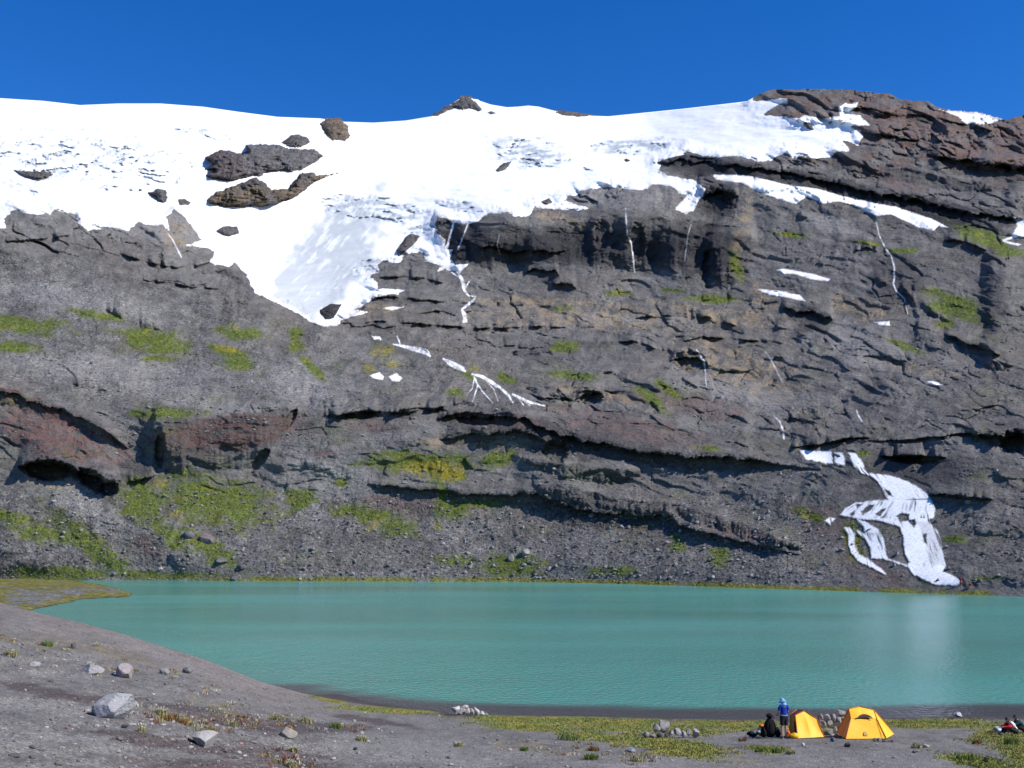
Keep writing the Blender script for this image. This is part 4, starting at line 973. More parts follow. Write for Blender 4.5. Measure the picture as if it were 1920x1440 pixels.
def fg_color(U, V):
    n1 = fbm(U / 120, V / 22, 4, 133); n2 = fbm(U / 24, V / 7, 4, 134); n3 = fbm(U / 4, V / 1.8, 3, 135)
    c = np.array((0.150, 0.142, 0.134)) * (1 + 0.34 * n1 + 0.32 * n2 + 0.30 * n3)[..., None]
    c = mix(c, (0.195, 0.187, 0.177), 0.55 * blobs(U, V, PALEG, 136))
    c = mix(c, (0.072, 0.055, 0.055), 0.80 * blobs(U, V, DARKSOIL, 137))
    crest = interp(U, CREST)
    c = mix(c, (0.20, 0.165, 0.145), 0.4 * sstep(70, 0, V - crest) * sstep(640, 500, U))
    wet = sstep(10, 2, V - crest) * sstep(620, 760, U)
    c = mix(c, (0.055, 0.048, 0.050), 0.9 * wet)
    g, d = meadow_mask(U, V)
    gc = np.array((0.135, 0.160, 0.040)) * (1 + 0.5 * n2)[..., None]
    gc = mix(gc, (0.235, 0.195, 0.05), sstep(-0.15, 0.35, fbm(U / 70, V / 5, 3, 138)))
    gc = mix(gc, (0.15, 0.07, 0.03), 0.6 * sstep(0.2, 0.5, fbm(U / 50, V / 3, 3, 139)))
    c = mix(c, (0.20, 0.16, 0.075), 0.5 * d * sstep(-0.2, 0.3, n2 + n3))
    return np.clip(c * (1 - g[..., None]) + gc * g[..., None], 0.01, 0.8)
fcol = fg_color(FU, FV)
# rows towards and behind the camera, and rows beyond the crest running under the lake
near = []; ncol = []
for i, s in enumerate((0.75, 0.45, 0.1, -0.4)):
    q = fpos[0].copy(); q[:, 1] = fpos[0, :, 1] * s - (8 if s < 0 else 0)
    q[:, 0] = fpos[0, :, 0] * max(0.75, s) ; q[:, 2] = fpos[0, :, 2] * s * 1.0 + (1 - s) * 8.3 if s > 0 else 8.3
    near.append(q); ncol.append(fcol[0])
far = []; fcl = []
lastp = fpos[-1]
for i, (dd, dz) in enumerate(((2.0, -0.35), (5.0, -0.9), (9.0, -1.6), (16.0, -3.0), (26.0, -6.0))):
    q = lastp.copy(); s = (lastp[:, 1] + dd) / lastp[:, 1]
    hill = sstep(1.0, 5.0, lastp[:, 2])
    q[:, 0] *= s; q[:, 1] *= s; q[:, 2] = lastp[:, 2] + dz * (0.55 + 1.6 * hill)
    far.append(q); fcl.append(fcol[-1] * 0 + (np.array((0.06, 0.052, 0.052)) * (1 - hill[:, None]) + fcol[-1] * hill[:, None]))
gvv = np.concatenate(near[::-1] + [fpos.reshape(-1, 3)] + far)
gcc = np.concatenate(ncol[::-1] + [fcol.reshape(-1, 3)] + fcl)
nrow = 4 + FNR + len(far)
ground_o = add_obj('near_shore_ground', np_mesh('near_shore_ground', gvv, grid_faces(nrow, FNC), True, gcc), None, M_FG)
tag(ground_o, kind='structure')

# low gravel spit at the left end of the lake
SPIT = [(-300, 1082), (60, 1080), (150, 1090), (210, 1100), (249, 1113), (240, 1119), (200, 1121), (150, 1124), (130, 1130), (90, 1137), (60, 1143), (-40, 1160), (-300, 1160)]
su, sv = np.meshgrid(np.linspace(-280, 262, 260), np.linspace(1165, 1076, 100))
ssd = poly_sdf(su, sv, SPIT) + 2.5 * fbm(su / 30, sv / 5, 4, 141)
sz = np.clip(ssd * 0.06, -0.5, 0.55) + 0.06 * fbm(su / 20, sv / 4, 4, 142)
sp = P(su, sv, D_at_z(su, sv, 0.0)); sp[..., 2] = sz
scx = np.array((0.21, 0.205, 0.20)) * (1 + 0.5 * fbm(su / 18, sv / 3, 4, 143))[..., None]
sg = sstep(-0.25, 0.2, fbm(su / 70, sv / 7, 4, 144) + 0.4 * sstep(1125, 1085, sv) - 0.1 + 0.35 * sstep(9, 2, ssd))
sg = sg * 0.9
scx = scx * (1 - sg[..., None]) + (np.array((0.20, 0.185, 0.035)) * (1 + 0.5 * fbm(su / 12, sv / 2, 3, 145))[..., None]) * sg[..., None]
scx = mix(scx, (0.06, 0.05, 0.045), sstep(1.5, 0, ssd))
spit = add_obj('gravel_spit', np_mesh('gravel_spit', sp.reshape(-1, 3), grid_faces(100, 260), True, np.clip(scx, 0.01, 1).reshape(-1, 3)), None, M_ROCK)
tag(spit, kind='structure')

# ------------------------------------------------------------------ lake
def lake_mat():
    m, nt, N, L, b = nodes_of('glacial_lake_water')
    at = N.new('ShaderNodeAttribute'); at.attribute_name = 'col'
    tc = N.new('ShaderNodeTexCoord')
    mp = N.new('ShaderNodeMapping'); mp.inputs['Scale'].default_value = (1.0, 0.55, 1.0)
    L.new(tc.outputs['Object'], mp.inputs['Vector'])
    n1 = N.new('ShaderNodeTexNoise'); n1.inputs['Scale'].default_value = 2.8; n1.inputs['Detail'].default_value = 5
    n2 = N.new('ShaderNodeTexNoise'); n2.inputs['Scale'].default_value = 0.5; n2.inputs['Detail'].default_value = 3
    L.new(mp.outputs[0], n1.inputs['Vector']); L.new(mp.outputs[0], n2.inputs['Vector'])
    b1 = N.new('ShaderNodeBump'); b1.inputs['Distance'].default_value = 0.18
    b2 = N.new('ShaderNodeBump'); b2.inputs['Distance'].default_value = 0.10
    L.new(n1.outputs['Fac'], b1.inputs['Height']); L.new(n2.outputs['Fac'], b2.inputs['Height'])
    # wind lanes: calmer and rougher water
    mw = N.new('ShaderNodeMapping'); mw.inputs['Scale'].default_value = (0.009, 0.034, 1.0)
    L.new(tc.outputs['Object'], mw.inputs['Vector'])
    nw = N.new('ShaderNodeTexNoise'); nw.inputs['Scale'].default_value = 1.0; nw.inputs['Detail'].default_value = 3
    L.new(mw.outputs[0], nw.inputs['Vector'])
    rw = N.new('ShaderNodeMapRange'); rw.inputs['From Min'].default_value = 0.35; rw.inputs['From Max'].default_value = 0.65
    rw.inputs['To Min'].default_value = 0.5; rw.inputs['To Max'].default_value = 1.0
    L.new(nw.outputs['Fac'], rw.inputs['Value'])
    L.new(rw.outputs[0], b1.inputs['Strength']); L.new(rw.outputs[0], b2.inputs['Strength'])
    L.new(b1.outputs[0], b2.inputs['Normal']); L.new(b2.outputs[0], b.inputs['Normal'])
    L.new(at.outputs['Color'], b.inputs['Base Color'])
    rr_ = N.new('ShaderNodeMapRange'); rr_.inputs['From Min'].default_value = 0.35; rr_.inputs['From Max'].default_value = 0.65; rr_.inputs['To Min'].default_value = 0.10; rr_.inputs['To Max'].default_value = 0.20
    L.new(nw.outputs['Fac'], rr_.inputs['Value']); L.new(rr_.outputs[0], b.inputs['Roughness'])
    b.inputs['IOR'].default_value = 1.33; b.inputs['Specular IOR Level'].default_value = 0.5
    return m
M_LAKE = lake_mat()
lx, ly = np.meshgrid(np.linspace(-420, 420, 320), np.concatenate([np.linspace(40, 90, 90), np.linspace(92, 345, 80)]))
# shallow margin along the near shore
sh_u = np.linspace(560, 2220, 80); sh = P(sh_u, interp(sh_u, CREST), D_at_z(sh_u, interp(sh_u, CREST), 0.0))
sh_y = np.interp(lx, sh[:, 0], sh[:, 1], left=sh[0, 1], right=sh[-1, 1])
dep = ly - sh_y
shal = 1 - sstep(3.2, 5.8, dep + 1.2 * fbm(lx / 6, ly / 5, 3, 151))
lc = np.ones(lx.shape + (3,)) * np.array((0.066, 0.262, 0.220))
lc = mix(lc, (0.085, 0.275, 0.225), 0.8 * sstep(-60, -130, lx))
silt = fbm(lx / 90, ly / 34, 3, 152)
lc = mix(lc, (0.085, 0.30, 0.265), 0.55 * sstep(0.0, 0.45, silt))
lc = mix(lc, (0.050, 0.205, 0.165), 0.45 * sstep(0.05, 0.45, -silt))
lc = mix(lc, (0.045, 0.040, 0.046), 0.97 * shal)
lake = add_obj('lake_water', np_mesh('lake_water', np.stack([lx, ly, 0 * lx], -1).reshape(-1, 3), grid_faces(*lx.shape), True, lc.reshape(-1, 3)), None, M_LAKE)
tag(lake, kind='structure')

# ------------------------------------------------------------------ stones
def ico(sub):
    t = (1 + 5 ** 0.5) / 2
    v = [(-1, t, 0), (1, t, 0), (-1, -t, 0), (1, -t, 0), (0, -1, t), (0, 1, t), (0, -1, -t), (0, 1, -t), (t, 0, -1), (t, 0, 1), (-t, 0, -1), (-t, 0, 1)]
    f = [(0, 11, 5), (0, 5, 1), (0, 1, 7), (0, 7, 10), (0, 10, 11), (1, 5, 9), (5, 11, 4), (11, 10, 2), (10, 7, 6), (7, 1, 8), (3, 9, 4), (3, 4, 2), (3, 2, 6), (3, 6, 8), (3, 8, 9), (4, 9, 5), (2, 4, 11), (6, 2, 10), (8, 6, 7), (9, 8, 1)]
    v = [np.array(p) / np.linalg.norm(p) for p in v]
    for _ in range(sub):
        cache = {}; nf = []
        def mid(a, b):
            k = (min(a, b), max(a, b))
            if k not in cache:
                p = v[a] + v[b]; v.append(p / np.linalg.norm(p)); cache[k] = len(v) - 1
            return cache[k]
        for a, b, c in f:
            ab, bc, ca = mid(a, b), mid(b, c), mid(c, a)
            nf += [(a, ab, ca), (b, bc, ab), (c, ca, bc), (ab, bc, ca)]
        f = nf
    return np.array(v), np.array(f)
ICO = {i: ico(i) for i in range(4)}
def stone_geo(seed, sub=2, cuts=9, keep=0.72):
    r = np.random.default_rng(seed)
    v, f = ICO[sub]; v = v.copy()
    for _ in range(cuts):
        n = r.normal(size=3); n /= np.linalg.norm(n); d = r.uniform(keep - 0.17, keep + 0.13)
        s = v @ n - d
        v -= np.outer(np.maximum(s, 0), n)
    v *= r.uniform(0.85, 1.15, 3)
    v += (0, 0, 0.018, 0.006)[sub] * r.normal(size=v.shape)
    v /= np.abs(v).max(0)
    return v, f
def stone_mesh(name, seed, colr, sub=2, cuts=9, keep=0.72, jitter=0.12, mat=None):
    v, f = stone_geo(seed, sub, cuts, keep)
    r = np.random.default_rng(seed + 999)
    c = np.asarray(colr) * (1 + jitter * r.normal(size=(len(v), 1)))
    me = np_mesh(name, v * 0.5, f, False, np.clip(c, 0.01, 0.9))
    me.materials.append(mat or M_STONE)
    return me

def place_stone(name, me, u, v, wpx, hpx, seed, D=None, sink=0.12, kind='fg'):
    """base of the stone at pixel (u, v); size from its pixel size and the distance of the ground it rests on"""
    if D is None:
        D = float(fgD(np.array(float(u)), np.array(float(v)))) if kind == 'fg' else float(rockD(np.array([[float(u)]]), np.array([[float(v)]]))[0, 0])
    p = P(float(u), float(v), D)
    _, dy, _ = ray(u, v)
    mpp = (D / dy) / F_PX
    r = np.random.default_rng(seed)
    w, h = wpx * mpp, hpx * mpp
    o = bpy.data.objects.new(name, me); col.objects.link(o)
    dep = w * r.uniform(0.75, 1.0)
    o.scale = (w, dep, h * 1.12)
    o.rotation_euler = (0, 0, r.uniform(-0.5, 0.5))
    o.location = (p[0], p[1] + dep * 0.3, p[2] + h * (0.5 - sink))
    return o

# -- named boulders of the foreground
BIG = [
    (200, 1346, 84, 54, (0.33, 0.325, 0.32), 11, 'large pale angular boulder with a dark left face, biggest on the left bank'),
    (380, 1400, 52, 30, (0.34, 0.325, 0.31), 12, 'pale flat-topped boulder near the bottom left, right of the biggest one'),
    (538, 1384, 36, 25, (0.26, 0.235, 0.20), 13, 'brown tilted stone slab at the edge of dark soil'),
    (232, 1271, 36, 27, (0.30, 0.26, 0.25), 14, 'upright grey stone with a reddish face in the middle of the left bank'),
    (170, 1263, 42, 18, (0.36, 0.34, 0.33), 15, 'low pale stone left of the upright reddish one'),
    (305, 1264, 20, 12, (0.24, 0.23, 0.22), 16, 'small grey stone right of the upright reddish one'),
    (352, 1263, 22, 13, (0.16, 0.16, 0.16), 17, 'dark stone farthest right in the row below the ridge'),
    (65, 1250, 24, 9, (0.40, 0.385, 0.37), 18, 'pale half-buried stone near the left edge'),
    (136, 1216, 10, 10, (0.10, 0.10, 0.10), 19, 'small dark upright stone near the green tuft'),
    (233, 1366, 14, 8, (0.10, 0.10, 0.10), 20, 'small dark stone just below the biggest pale boulder'),
    (666, 1407, 10, 6, (0.08, 0.08, 0.085), 21, 'small black stone alone on grey sand, bottom middle'),
    (1184, 1411, 18, 10, (0.30, 0.31, 0.34), 22, 'bluish stone on the sand below the long stone row'),
    (1798, 1345, 15, 10, (0.42, 0.43, 0.44), 23, 'pale pointed stone on the dark beach right of the tents'),
    (1077, 1337, 8, 7, (0.30, 0.29, 0.28), 24, 'round grey stone at the water edge left of the person'),
    (1145, 1337, 6, 5, (0.42, 0.41, 0.40), 25, 'tiny pale stone at the water edge'),
    (1563, 1391, 11, 8, (0.20, 0.18, 0.18), 26, 'small dark stone between the two tents in front'),
    (1591, 1401, 13, 9, (0.13, 0.09, 0.09), 27, 'dark red stone on the sand in front of the right tent'),
    (1506, 1399, 8, 8, (0.50, 0.47, 0.42), 28, 'pale stone on the sand in front of the left tent'),
    (1512, 1402, 6, 5, (0.45, 0.43, 0.40), 29, 'smaller pale stone right beside another in front of the left tent'),
    (1738, 1402, 14, 7, (0.40, 0.39, 0.38), 30, 'flat pale stone in a grass clump right of the right tent'),
    (1715, 1412, 8, 6, (0.16, 0.15, 0.15), 31, 'small dark stone below the grass clump right of the tent'),
    (1850, 1431, 10, 11, (0.05, 0.045, 0.05), 32, 'black pointed stone in the green grass, bottom right'),
    (1400, 1384, 10, 5, (0.12, 0.10, 0.10), 33, 'low dark stone left of the gear heap'),
]
for (u, v, w, h, c, s, lab) in BIG:
    me = stone_mesh('boulder', s, c, 3 if w > 30 else 2, 8 if w > 30 else 7, 0.62, 0.04)
    o = place_stone('boulder' if w > 18 else 'stone', me, u, v, w, h, s)
    tag(o, lab, 'boulder' if w > 18 else 'stone')

# -- stone windbreaks
def gd(u, v): return float(fgD(np.array(float(u)), np.array(float(v))))
PILES = [
    ('stones of the small pile at the water edge', 'grey stone in the small pile at the water edge', 1341,
     [(855, 1340, 18, 15), (868, 1340, 14, 12), (876, 1341, 10, 13), (885, 1342, 9, 13), (893, 1342, 12, 13), (903, 1343, 10, 9), (911, 1343, 9, 6), (872, 1332, 14, 8), (862, 1342, 9, 8)], (0.34, 0.32, 0.30)),
    ('stones of the low row left of the gear heap', 'stone in the low row left of the gear heap', 1384,
     [(1211, 1384, 13, 10), (1224, 1385, 12, 8), (1231, 1375, 15, 14), (1246, 1375, 22, 22), (1239, 1385, 13, 11), (1251, 1384, 10, 8), (1259, 1382, 10, 10), (1271, 1381, 13, 13), (1282, 1383, 11, 11), (1292, 1382, 10, 13), (1305, 1383, 15, 15), (1217, 1382, 8, 7)], (0.24, 0.225, 0.22)),
    ('stones of the windbreak between the tents', 'grey stone of the heap between the tents', 1379,
     [(1541, 1354, 13, 13), (1551, 1356, 15, 14), (1545, 1368, 13, 14), (1556, 1366, 14, 13), (1564, 1352, 12, 12), (1569, 1358, 12, 10), (1579, 1344, 15, 12), (1575, 1356, 12, 9), (1572, 1370, 14, 15), (1565, 1377, 13, 13), (1556, 1379, 14, 12), (1548, 1380, 12, 11), (1560, 1385, 12, 8), (1580, 1368, 10, 10), (1583, 1356, 10, 10), (1570, 1384, 10, 8), (1540, 1364, 10, 12)], (0.25, 0.24, 0.225)),
    ('stones holding down the right tent', 'small stone at the front edge of the right tent', 1391,
     [(1641, 1391, 9, 6), (1649, 1391, 9, 6), (1658, 1393, 9, 6), (1668, 1394, 9, 5), (1661, 1397, 8, 4), (1674, 1392, 7, 4)], (0.22, 0.20, 0.19)),
]
k = 200
for grp, lab, vbase, lst, c in PILES:
    ORD = 'leftmost second third fourth fifth sixth seventh eighth ninth tenth eleventh rightmost'.split()
    courses = [lst] if 'windbreak' not in grp else [[t for t in lst if t[1] < 1359], [t for t in lst if 1359 <= t[1] < 1374], [t for t in lst if t[1] >= 1374]]
    for (u, v, w, h) in lst:
        ci = [i for i, cs in enumerate(courses) if (u, v, w, h) in cs][0]; cs = sorted(courses[ci])
        j = cs.index((u, v, w, h)); od = 'rightmost' if j == len(cs) - 1 else ORD[j] + (' from the left' if j else '')
        lab1 = lab + ', ' + ('' if len(courses) == 1 else ('top course, ', 'middle course, ', 'bottom course, ')[ci]) + od
        k += 1; r = np.random.default_rng(k)
        me = stone_mesh('stone', k, np.array(c) * r.uniform(0.5, 1.3), 2, 9, 0.64, 0.05)
        o = place_stone('stone', me, u, v, w * 1.1, h * 1.1, k, D=gd(u, vbase) + (vbase - v) * 0.012, sink=0.0)
        tag(o, lab1, 'stone', grp)

# -- boulders on the far talus: the ones that show largest are single things, the rest is scree
def far_scatter(n, seed, region):
    r = np.random.default_rng(seed); out = []
    while len(out) < n:
        u = r.uniform(-200, 2100, 4000); v = r.uniform(640, 1092, 4000)
        p = region(u, v)
        k = r.random(4000) < p
        out += list(zip(u[k], v[k]))
    return np.array(out[:n])
def talus_density(u, v):
    vs = interp(u, SHORE)
    a = sstep(930, 1010, v) * (v < vs - 3) * sstep(450, 620, u) * (1 - 0.75 * sstep(1500, 1600, u))
    b = 0.35 * sstep(700, 740, v) * (1 - sstep(800, 860, v)) * (1 - sstep(500, 640, u))
    c = 0.5 * sstep(860, 940, v) * (v < vs - 3) * (1 - sstep(500, 620, u))
    e = 0.35 * sstep(840, 900, v) * (v < vs - 3) * sstep(560, 640, u) * (1 - sstep(1480, 1560, u))
    d = 0.16 * sstep(880, 960, v) * (v < vs - 3) * sstep(1500, 1600, u)
    h = 0.10 * (v > 640)
    cl = 0.35 + 0.9 * sstep(-0.3, 0.5, fbm(u / 60, v / 36, 3, 161))
    m = np.clip(np.maximum.reduce([a, b, c, e, d, h]) * cl, 0, 1)
    casc = poly_sdf_box(u, v, CASC[3], 30) > -6
    return np.where(casc, 0, m)
far_pts = far_scatter(20000, 5, talus_density)
fD = rockD(far_pts[:, 0][None], far_pts[:, 1][None])[0]
fP = P(far_pts[:, 0], far_pts[:, 1], fD)
rr = np.random.default_rng(6)
fsz = 0.16 + 0.16 * rr.pareto(2.1, len(fP)); fsz = np.clip(fsz, 0.15, 1.15)
order = np.argsort(-fsz / fD)
IND = 170
FAR_MESH = [stone_mesh('far_boulder', 300 + i, np.array((0.20, 0.195, 0.19)) * (0.55 + 0.12 * i), 1, 9, 0.6, 0.10, M_BOULDER) for i in range(7)]
MARKS = [(60, 950, 'on the grey bank below the cave'), (60, 1060, 'near the water at the far left end'), (250, 1040, 'beside the slanting green strip at the left end'), (420, 930, 'on the green bank under the red cliff'), (400, 1060, 'around the jumble of dark rocks by the far shore'), (150, 740, 'on the pale slope above the cave'), (450, 720, 'above the red cliff'),
         (560, 1050, 'on the scree left of the upright boulder'), (600, 880, 'on the scree right of the red cliff'), (700, 980, 'near the green patch with an orange centre'), (800, 870, 'on the yellow-green patch under the long overhang'), (760, 1060, 'just above the far shore left of centre'), (900, 990, 'under the left part of the lower ledge'),
         (960, 1060, 'on the green patch above the middle of the far shore'), (1120, 1040, 'under the middle of the lower ledge'), (1300, 1050, 'under the right end of the lower ledge'), (1250, 920, 'on the shelf between the two long ledges'), (1450, 1060, 'just above the shore left of the cascade'), (1500, 950, 'on the slope by the green patch left of the cascade'), (1850, 1000, 'on the dark slope right of the cascade'),
         (1200, 700, 'on the middle slope above the long overhang'), (1600, 720, 'on the slabs above the cascade'), (850, 700, 'beside the white stream on the middle slope')]
for j in order[:IND]:
    o = bpy.data.objects.new('talus_boulder', FAR_MESH[int(j) % 7]); col.objects.link(o)
    s = fsz[j] * 1.05
    o.scale = (s * 1.2, s, s * 0.85); o.rotation_euler = (0.2, 0.1, rr.uniform(0, 6.28)); o.location = (fP[j][0], fP[j][1], fP[j][2] + s * 0.18)
    u, v = far_pts[j]
    near_ = min(MARKS, key=lambda t: (t[0] - u) ** 2 + (1.6 * (t[1] - v)) ** 2)
    lab = ('pale' if int(j) % 7 > 3 else 'dark grey') + ' boulder lying ' + near_[2]
    tag(o, lab, 'boulder', 'boulders on the far slope')
NAMED_FAR = [(440, 1088, 26, 12, (0.13, 0.115, 0.115), 'dark boulder right at the far water edge on the left'), (958, 1053, 13, 17, (0.22, 0.21, 0.20), 'upright boulder on the green patch above the far shore'), (986, 1042, 18, 14, (0.24, 0.23, 0.22), 'rounded boulder right above the upright one on the far scree'),
             (890, 1053, 12, 8, (0.05, 0.05, 0.055), 'black boulder left of the green patch above the far shore'), (878, 1042, 14, 9, (0.24, 0.22, 0.20), 'pale boulder above the black one on the far scree'), (352, 1010, 22, 18, (0.13, 0.12, 0.125), 'dark boulder, highest of the jumble on the left green bank'),
             (330, 1052, 30, 24, (0.14, 0.125, 0.125), 'large dark boulder, lowest left of the jumble on the left green bank'), (385, 1020, 30, 22, (0.15, 0.125, 0.12), 'broad brownish boulder in the middle of the jumble on the left bank'), (410, 1060, 34, 16, (0.12, 0.115, 0.12), 'flat dark boulder below the brownish one in the jumble'), (452, 1070, 20, 14, (0.09, 0.085, 0.09), 'dark boulder at the right end of the jumble near the water'),
             (300, 1070, 16, 10, (0.28, 0.27, 0.26), 'pale boulder left of the jumble near the water'), (175, 970, 14, 8, (0.28, 0.27, 0.25), 'pale boulder on the grey bank below the cave')]
for i, (u, v, w, h, c, lab) in enumerate(NAMED_FAR):
    o = place_stone('talus_boulder', stone_mesh('talus_boulder', 400 + i, c, 2, 7, 0.68, 0.08, M_BOULDER), u, v, w, h, 400 + i, kind='far')
    tag(o, lab, 'boulder', 'boulders on the far slope')

def joined_stones(name, pts, sizes, colors, sub, seed, mat, flat=0.75, sinkf=0.15, variants=8):
    r = np.random.default_rng(seed)
    geos = [stone_geo(seed * 10 + i, sub, 6, 0.66) for i in range(variants)]
    V_, F_, C_ = [], [], []; off = 0
    which = r.integers(0, variants, len(pts))
    for g in range(variants):
        idx = np.where(which == g)[0]
        if len(idx) == 0: continue
        v, f = geos[g]
        a = r.uniform(0, 6.28, len(idx)); ca, sa = np.cos(a), np.sin(a)
        sx = sizes[idx] * r.uniform(0.8, 1.4, len(idx)); sy = sizes[idx]; sz_ = sizes[idx] * flat * r.uniform(0.7, 1.2, len(idx))
        x = v[None, :, 0] * sx[:, None] * 0.5; y = v[None, :, 1] * sy[:, None] * 0.5; z = v[None, :, 2] * sz_[:, None] * 0.5
        px = x * ca[:, None] - y * sa[:, None] + pts[idx, 0][:, None]
        py = x * sa[:, None] + y * ca[:, None] + pts[idx, 1][:, None]
        pz = z + pts[idx, 2][:, None] + (sizes[idx] * sinkf)[:, None]
        V_.append(np.stack([px, py, pz], -1).reshape(-1, 3))
        F_.append((f[None] + (np.arange(len(idx)) * len(v))[:, None, None] + off).reshape(-1, 3))
        C_.append(np.repeat(colors[idx], len(v), 0)); off += len(idx) * len(v)
    me = np_mesh(name, np.concatenate(V_), np.concatenate(F_), False, np.concatenate(C_))
    return add_obj(name, me, None, mat)
rest = order[IND:]
tone = rr.uniform(0.6, 1.45, (len(rest), 1)) * np.array((0.19, 0.184, 0.178))
scree = joined_stones('scree', fP[rest], fsz[rest], tone, 0, 3, M_BOULDER)
tag(scree, 'small loose stones strewn over the far slopes', 'scree', kind='stuff')

# -- clumps of moss and grass on the far slope
r = np.random.default_rng(41)
mu_, mv_ = r.uniform(-150, 2070, 100000), r.uniform(540, 1100, 100000)
ok = mv_ < interp(mu_, SHORE) - 2; mu_, mv_ = mu_[ok][None], mv_[ok][None]
mD, _, mtw, mfc = rockD(mu_, mv_, True)
mcol = rock_color(mu_, mv_, mtw, mfc)[0, :, :3]
green = np.clip((mcol[:, 1] - 2.2 * mcol[:, 2]) / (mcol[:, 1] + 1e-3), 0, 1)
pick = np.where(r.random(len(green)) < sstep(0.25, 0.6, green) * 0.9)[0][:20000]
cP = P(mu_[0, pick], mv_[0, pick], mD[0, pick])
FAR_MOSS = (cP, np.clip(mcol[pick] * r.uniform(0.6, 1.5, (len(pick), 1)), 0, 0.5))
# -- pebbles of the near bank
def fg_scatter(n, seed, dens):
    r = np.random.default_rng(seed); out = []
    while len(out) < n:
        u = r.uniform(-150, 2080, 6000); v = 1105 + (1500 - 1105) * r.random(6000) ** 0.8
        ok = (v > interp(u, CREST) + 2) & (r.random(6000) < dens(u, v))
        out += list(zip(u[ok], v[ok]))
    return np.array(out[:n])
PEBB = [(420, 1290, 200, 26, 20), (560, 1360, 150, 26, 5), (330, 1350, 180, 30, 8), (980, 1400, 150, 22, 4), (80, 1240, 140, 30, 10), (500, 1410, 200, 30, 5)]
def peb_d(u, v):
    m, _ = meadow_mask(u, v)
    return np.clip(0.16 + 0.8 * blobs(u, v, PEBB, 171, 0.6), 0, 1) * (1 - 0.8 * m) * (0.4 + 0.6 * sstep(1700, 900, u))
pp_ = fg_scatter(8000, 9, peb_d)
pD = ground(pp_[:, 0], pp_[:, 1])
psz = np.clip(0.018 + 0.020 * rr.pareto(2.2, len(pD)), 0.018, 0.16)
pc = rr.uniform(0.45, 1.7, (len(pD), 1)) * np.array((0.22, 0.205, 0.19)); pc[rr.random(len(pD)) < 0.06] *= np.array((1.0, 0.66, 0.58))
pebbles = joined_stones('pebbles', pD, psz, np.clip(pc, 0.02, 0.5), 0, 4, M_STONE)
tag(pebbles, 'loose grey pebbles scattered over the near bank', 'pebbles', kind='stuff')

# ------------------------------------------------------------------ grass of the near bank
def blades(pts, hgt, colr, seed, width=0.012, lean=0.5, per=1):
    r = np.random.default_rng(seed); n = len(pts)
    a = r.uniform(0, 6.28, n); w = width * r.uniform(0.7, 1.4, n); h = hgt * r.uniform(0.5, 1.3, n)
    la = r.uniform(0, 6.28, n); ll = h * lean * r.random(n)
    dx, dy = np.cos(a) * w, np.sin(a) * w
    base = pts
    v0 = base + np.stack([dx, dy, 0 * a - 0.01], -1); v1 = base - np.stack([dx, dy, 0 * a + 0.01], -1)
    mid = base + np.stack([np.cos(la) * ll * 0.35, np.sin(la) * ll * 0.35, h * 0.6], -1)
    v2 = mid - 0.7 * np.stack([dx, dy, 0 * a], -1); v3 = mid + 0.7 * np.stack([dx, dy, 0 * a], -1)
    tip = base + np.stack([np.cos(la) * ll, np.sin(la) * ll, h], -1)
    V_ = np.stack([v0, v1, v2, v3, tip], 1).reshape(-1, 3)
    i = (np.arange(n) * 5)[:, None]
    F_ = np.concatenate([i + [0, 1, 2], i + [0, 2, 3], i + [3, 2, 4]])
    C_ = np.repeat(colr, 5, 0)
    return V_, F_, C_
def grass_color(n, r, dry=0.4):
    g = np.array((0.10, 0.135, 0.03)); y = np.array((0.24, 0.20, 0.05)); t = (r.random((n, 1)) < dry) * 1.0
    return (g * (1 - t) + y * t) * r.uniform(0.6, 1.35, (n, 1))
def mead_d(u, v):
    m, _ = meadow_mask(u, v); return m
mp_ = fg_scatter(30000, 12, mead_d)
mP = ground(mp_[:, 0], mp_[:, 1]); r = np.random.default_rng(13)
dryf = sstep(-0.2, 0.35, fbm(mp_[:, 0] / 70, mp_[:, 1] / 5, 3, 138))
mc = grass_color(len(mP), r, 0.25) * (1 - dryf[:, None]) + np.array((0.215, 0.185, 0.05)) * r.uniform(0.6, 1.3, (len(mP), 1)) * dryf[:, None]
V_, F_, C_ = blades(mP, 0.055, np.clip(mc * 1.35, 0, 0.6), 14, 0.022, 1.2)
tag(add_obj('meadow_grass', np_mesh('meadow_grass', V_, F_, False, C_), None, M_GRASS), 'short yellow-green grass along the near shore', 'grass', kind='stuff')

V_, F_, C_ = blades(FAR_MOSS[0], 0.42, FAR_MOSS[1], 42, 0.16, 1.0)
tag(add_obj('slope_grass', np_mesh('slope_grass', V_, F_, False, C_), None, M_GRASS), 'yellow-green moss and grass clumps on the far slopes', 'grass', kind='stuff')

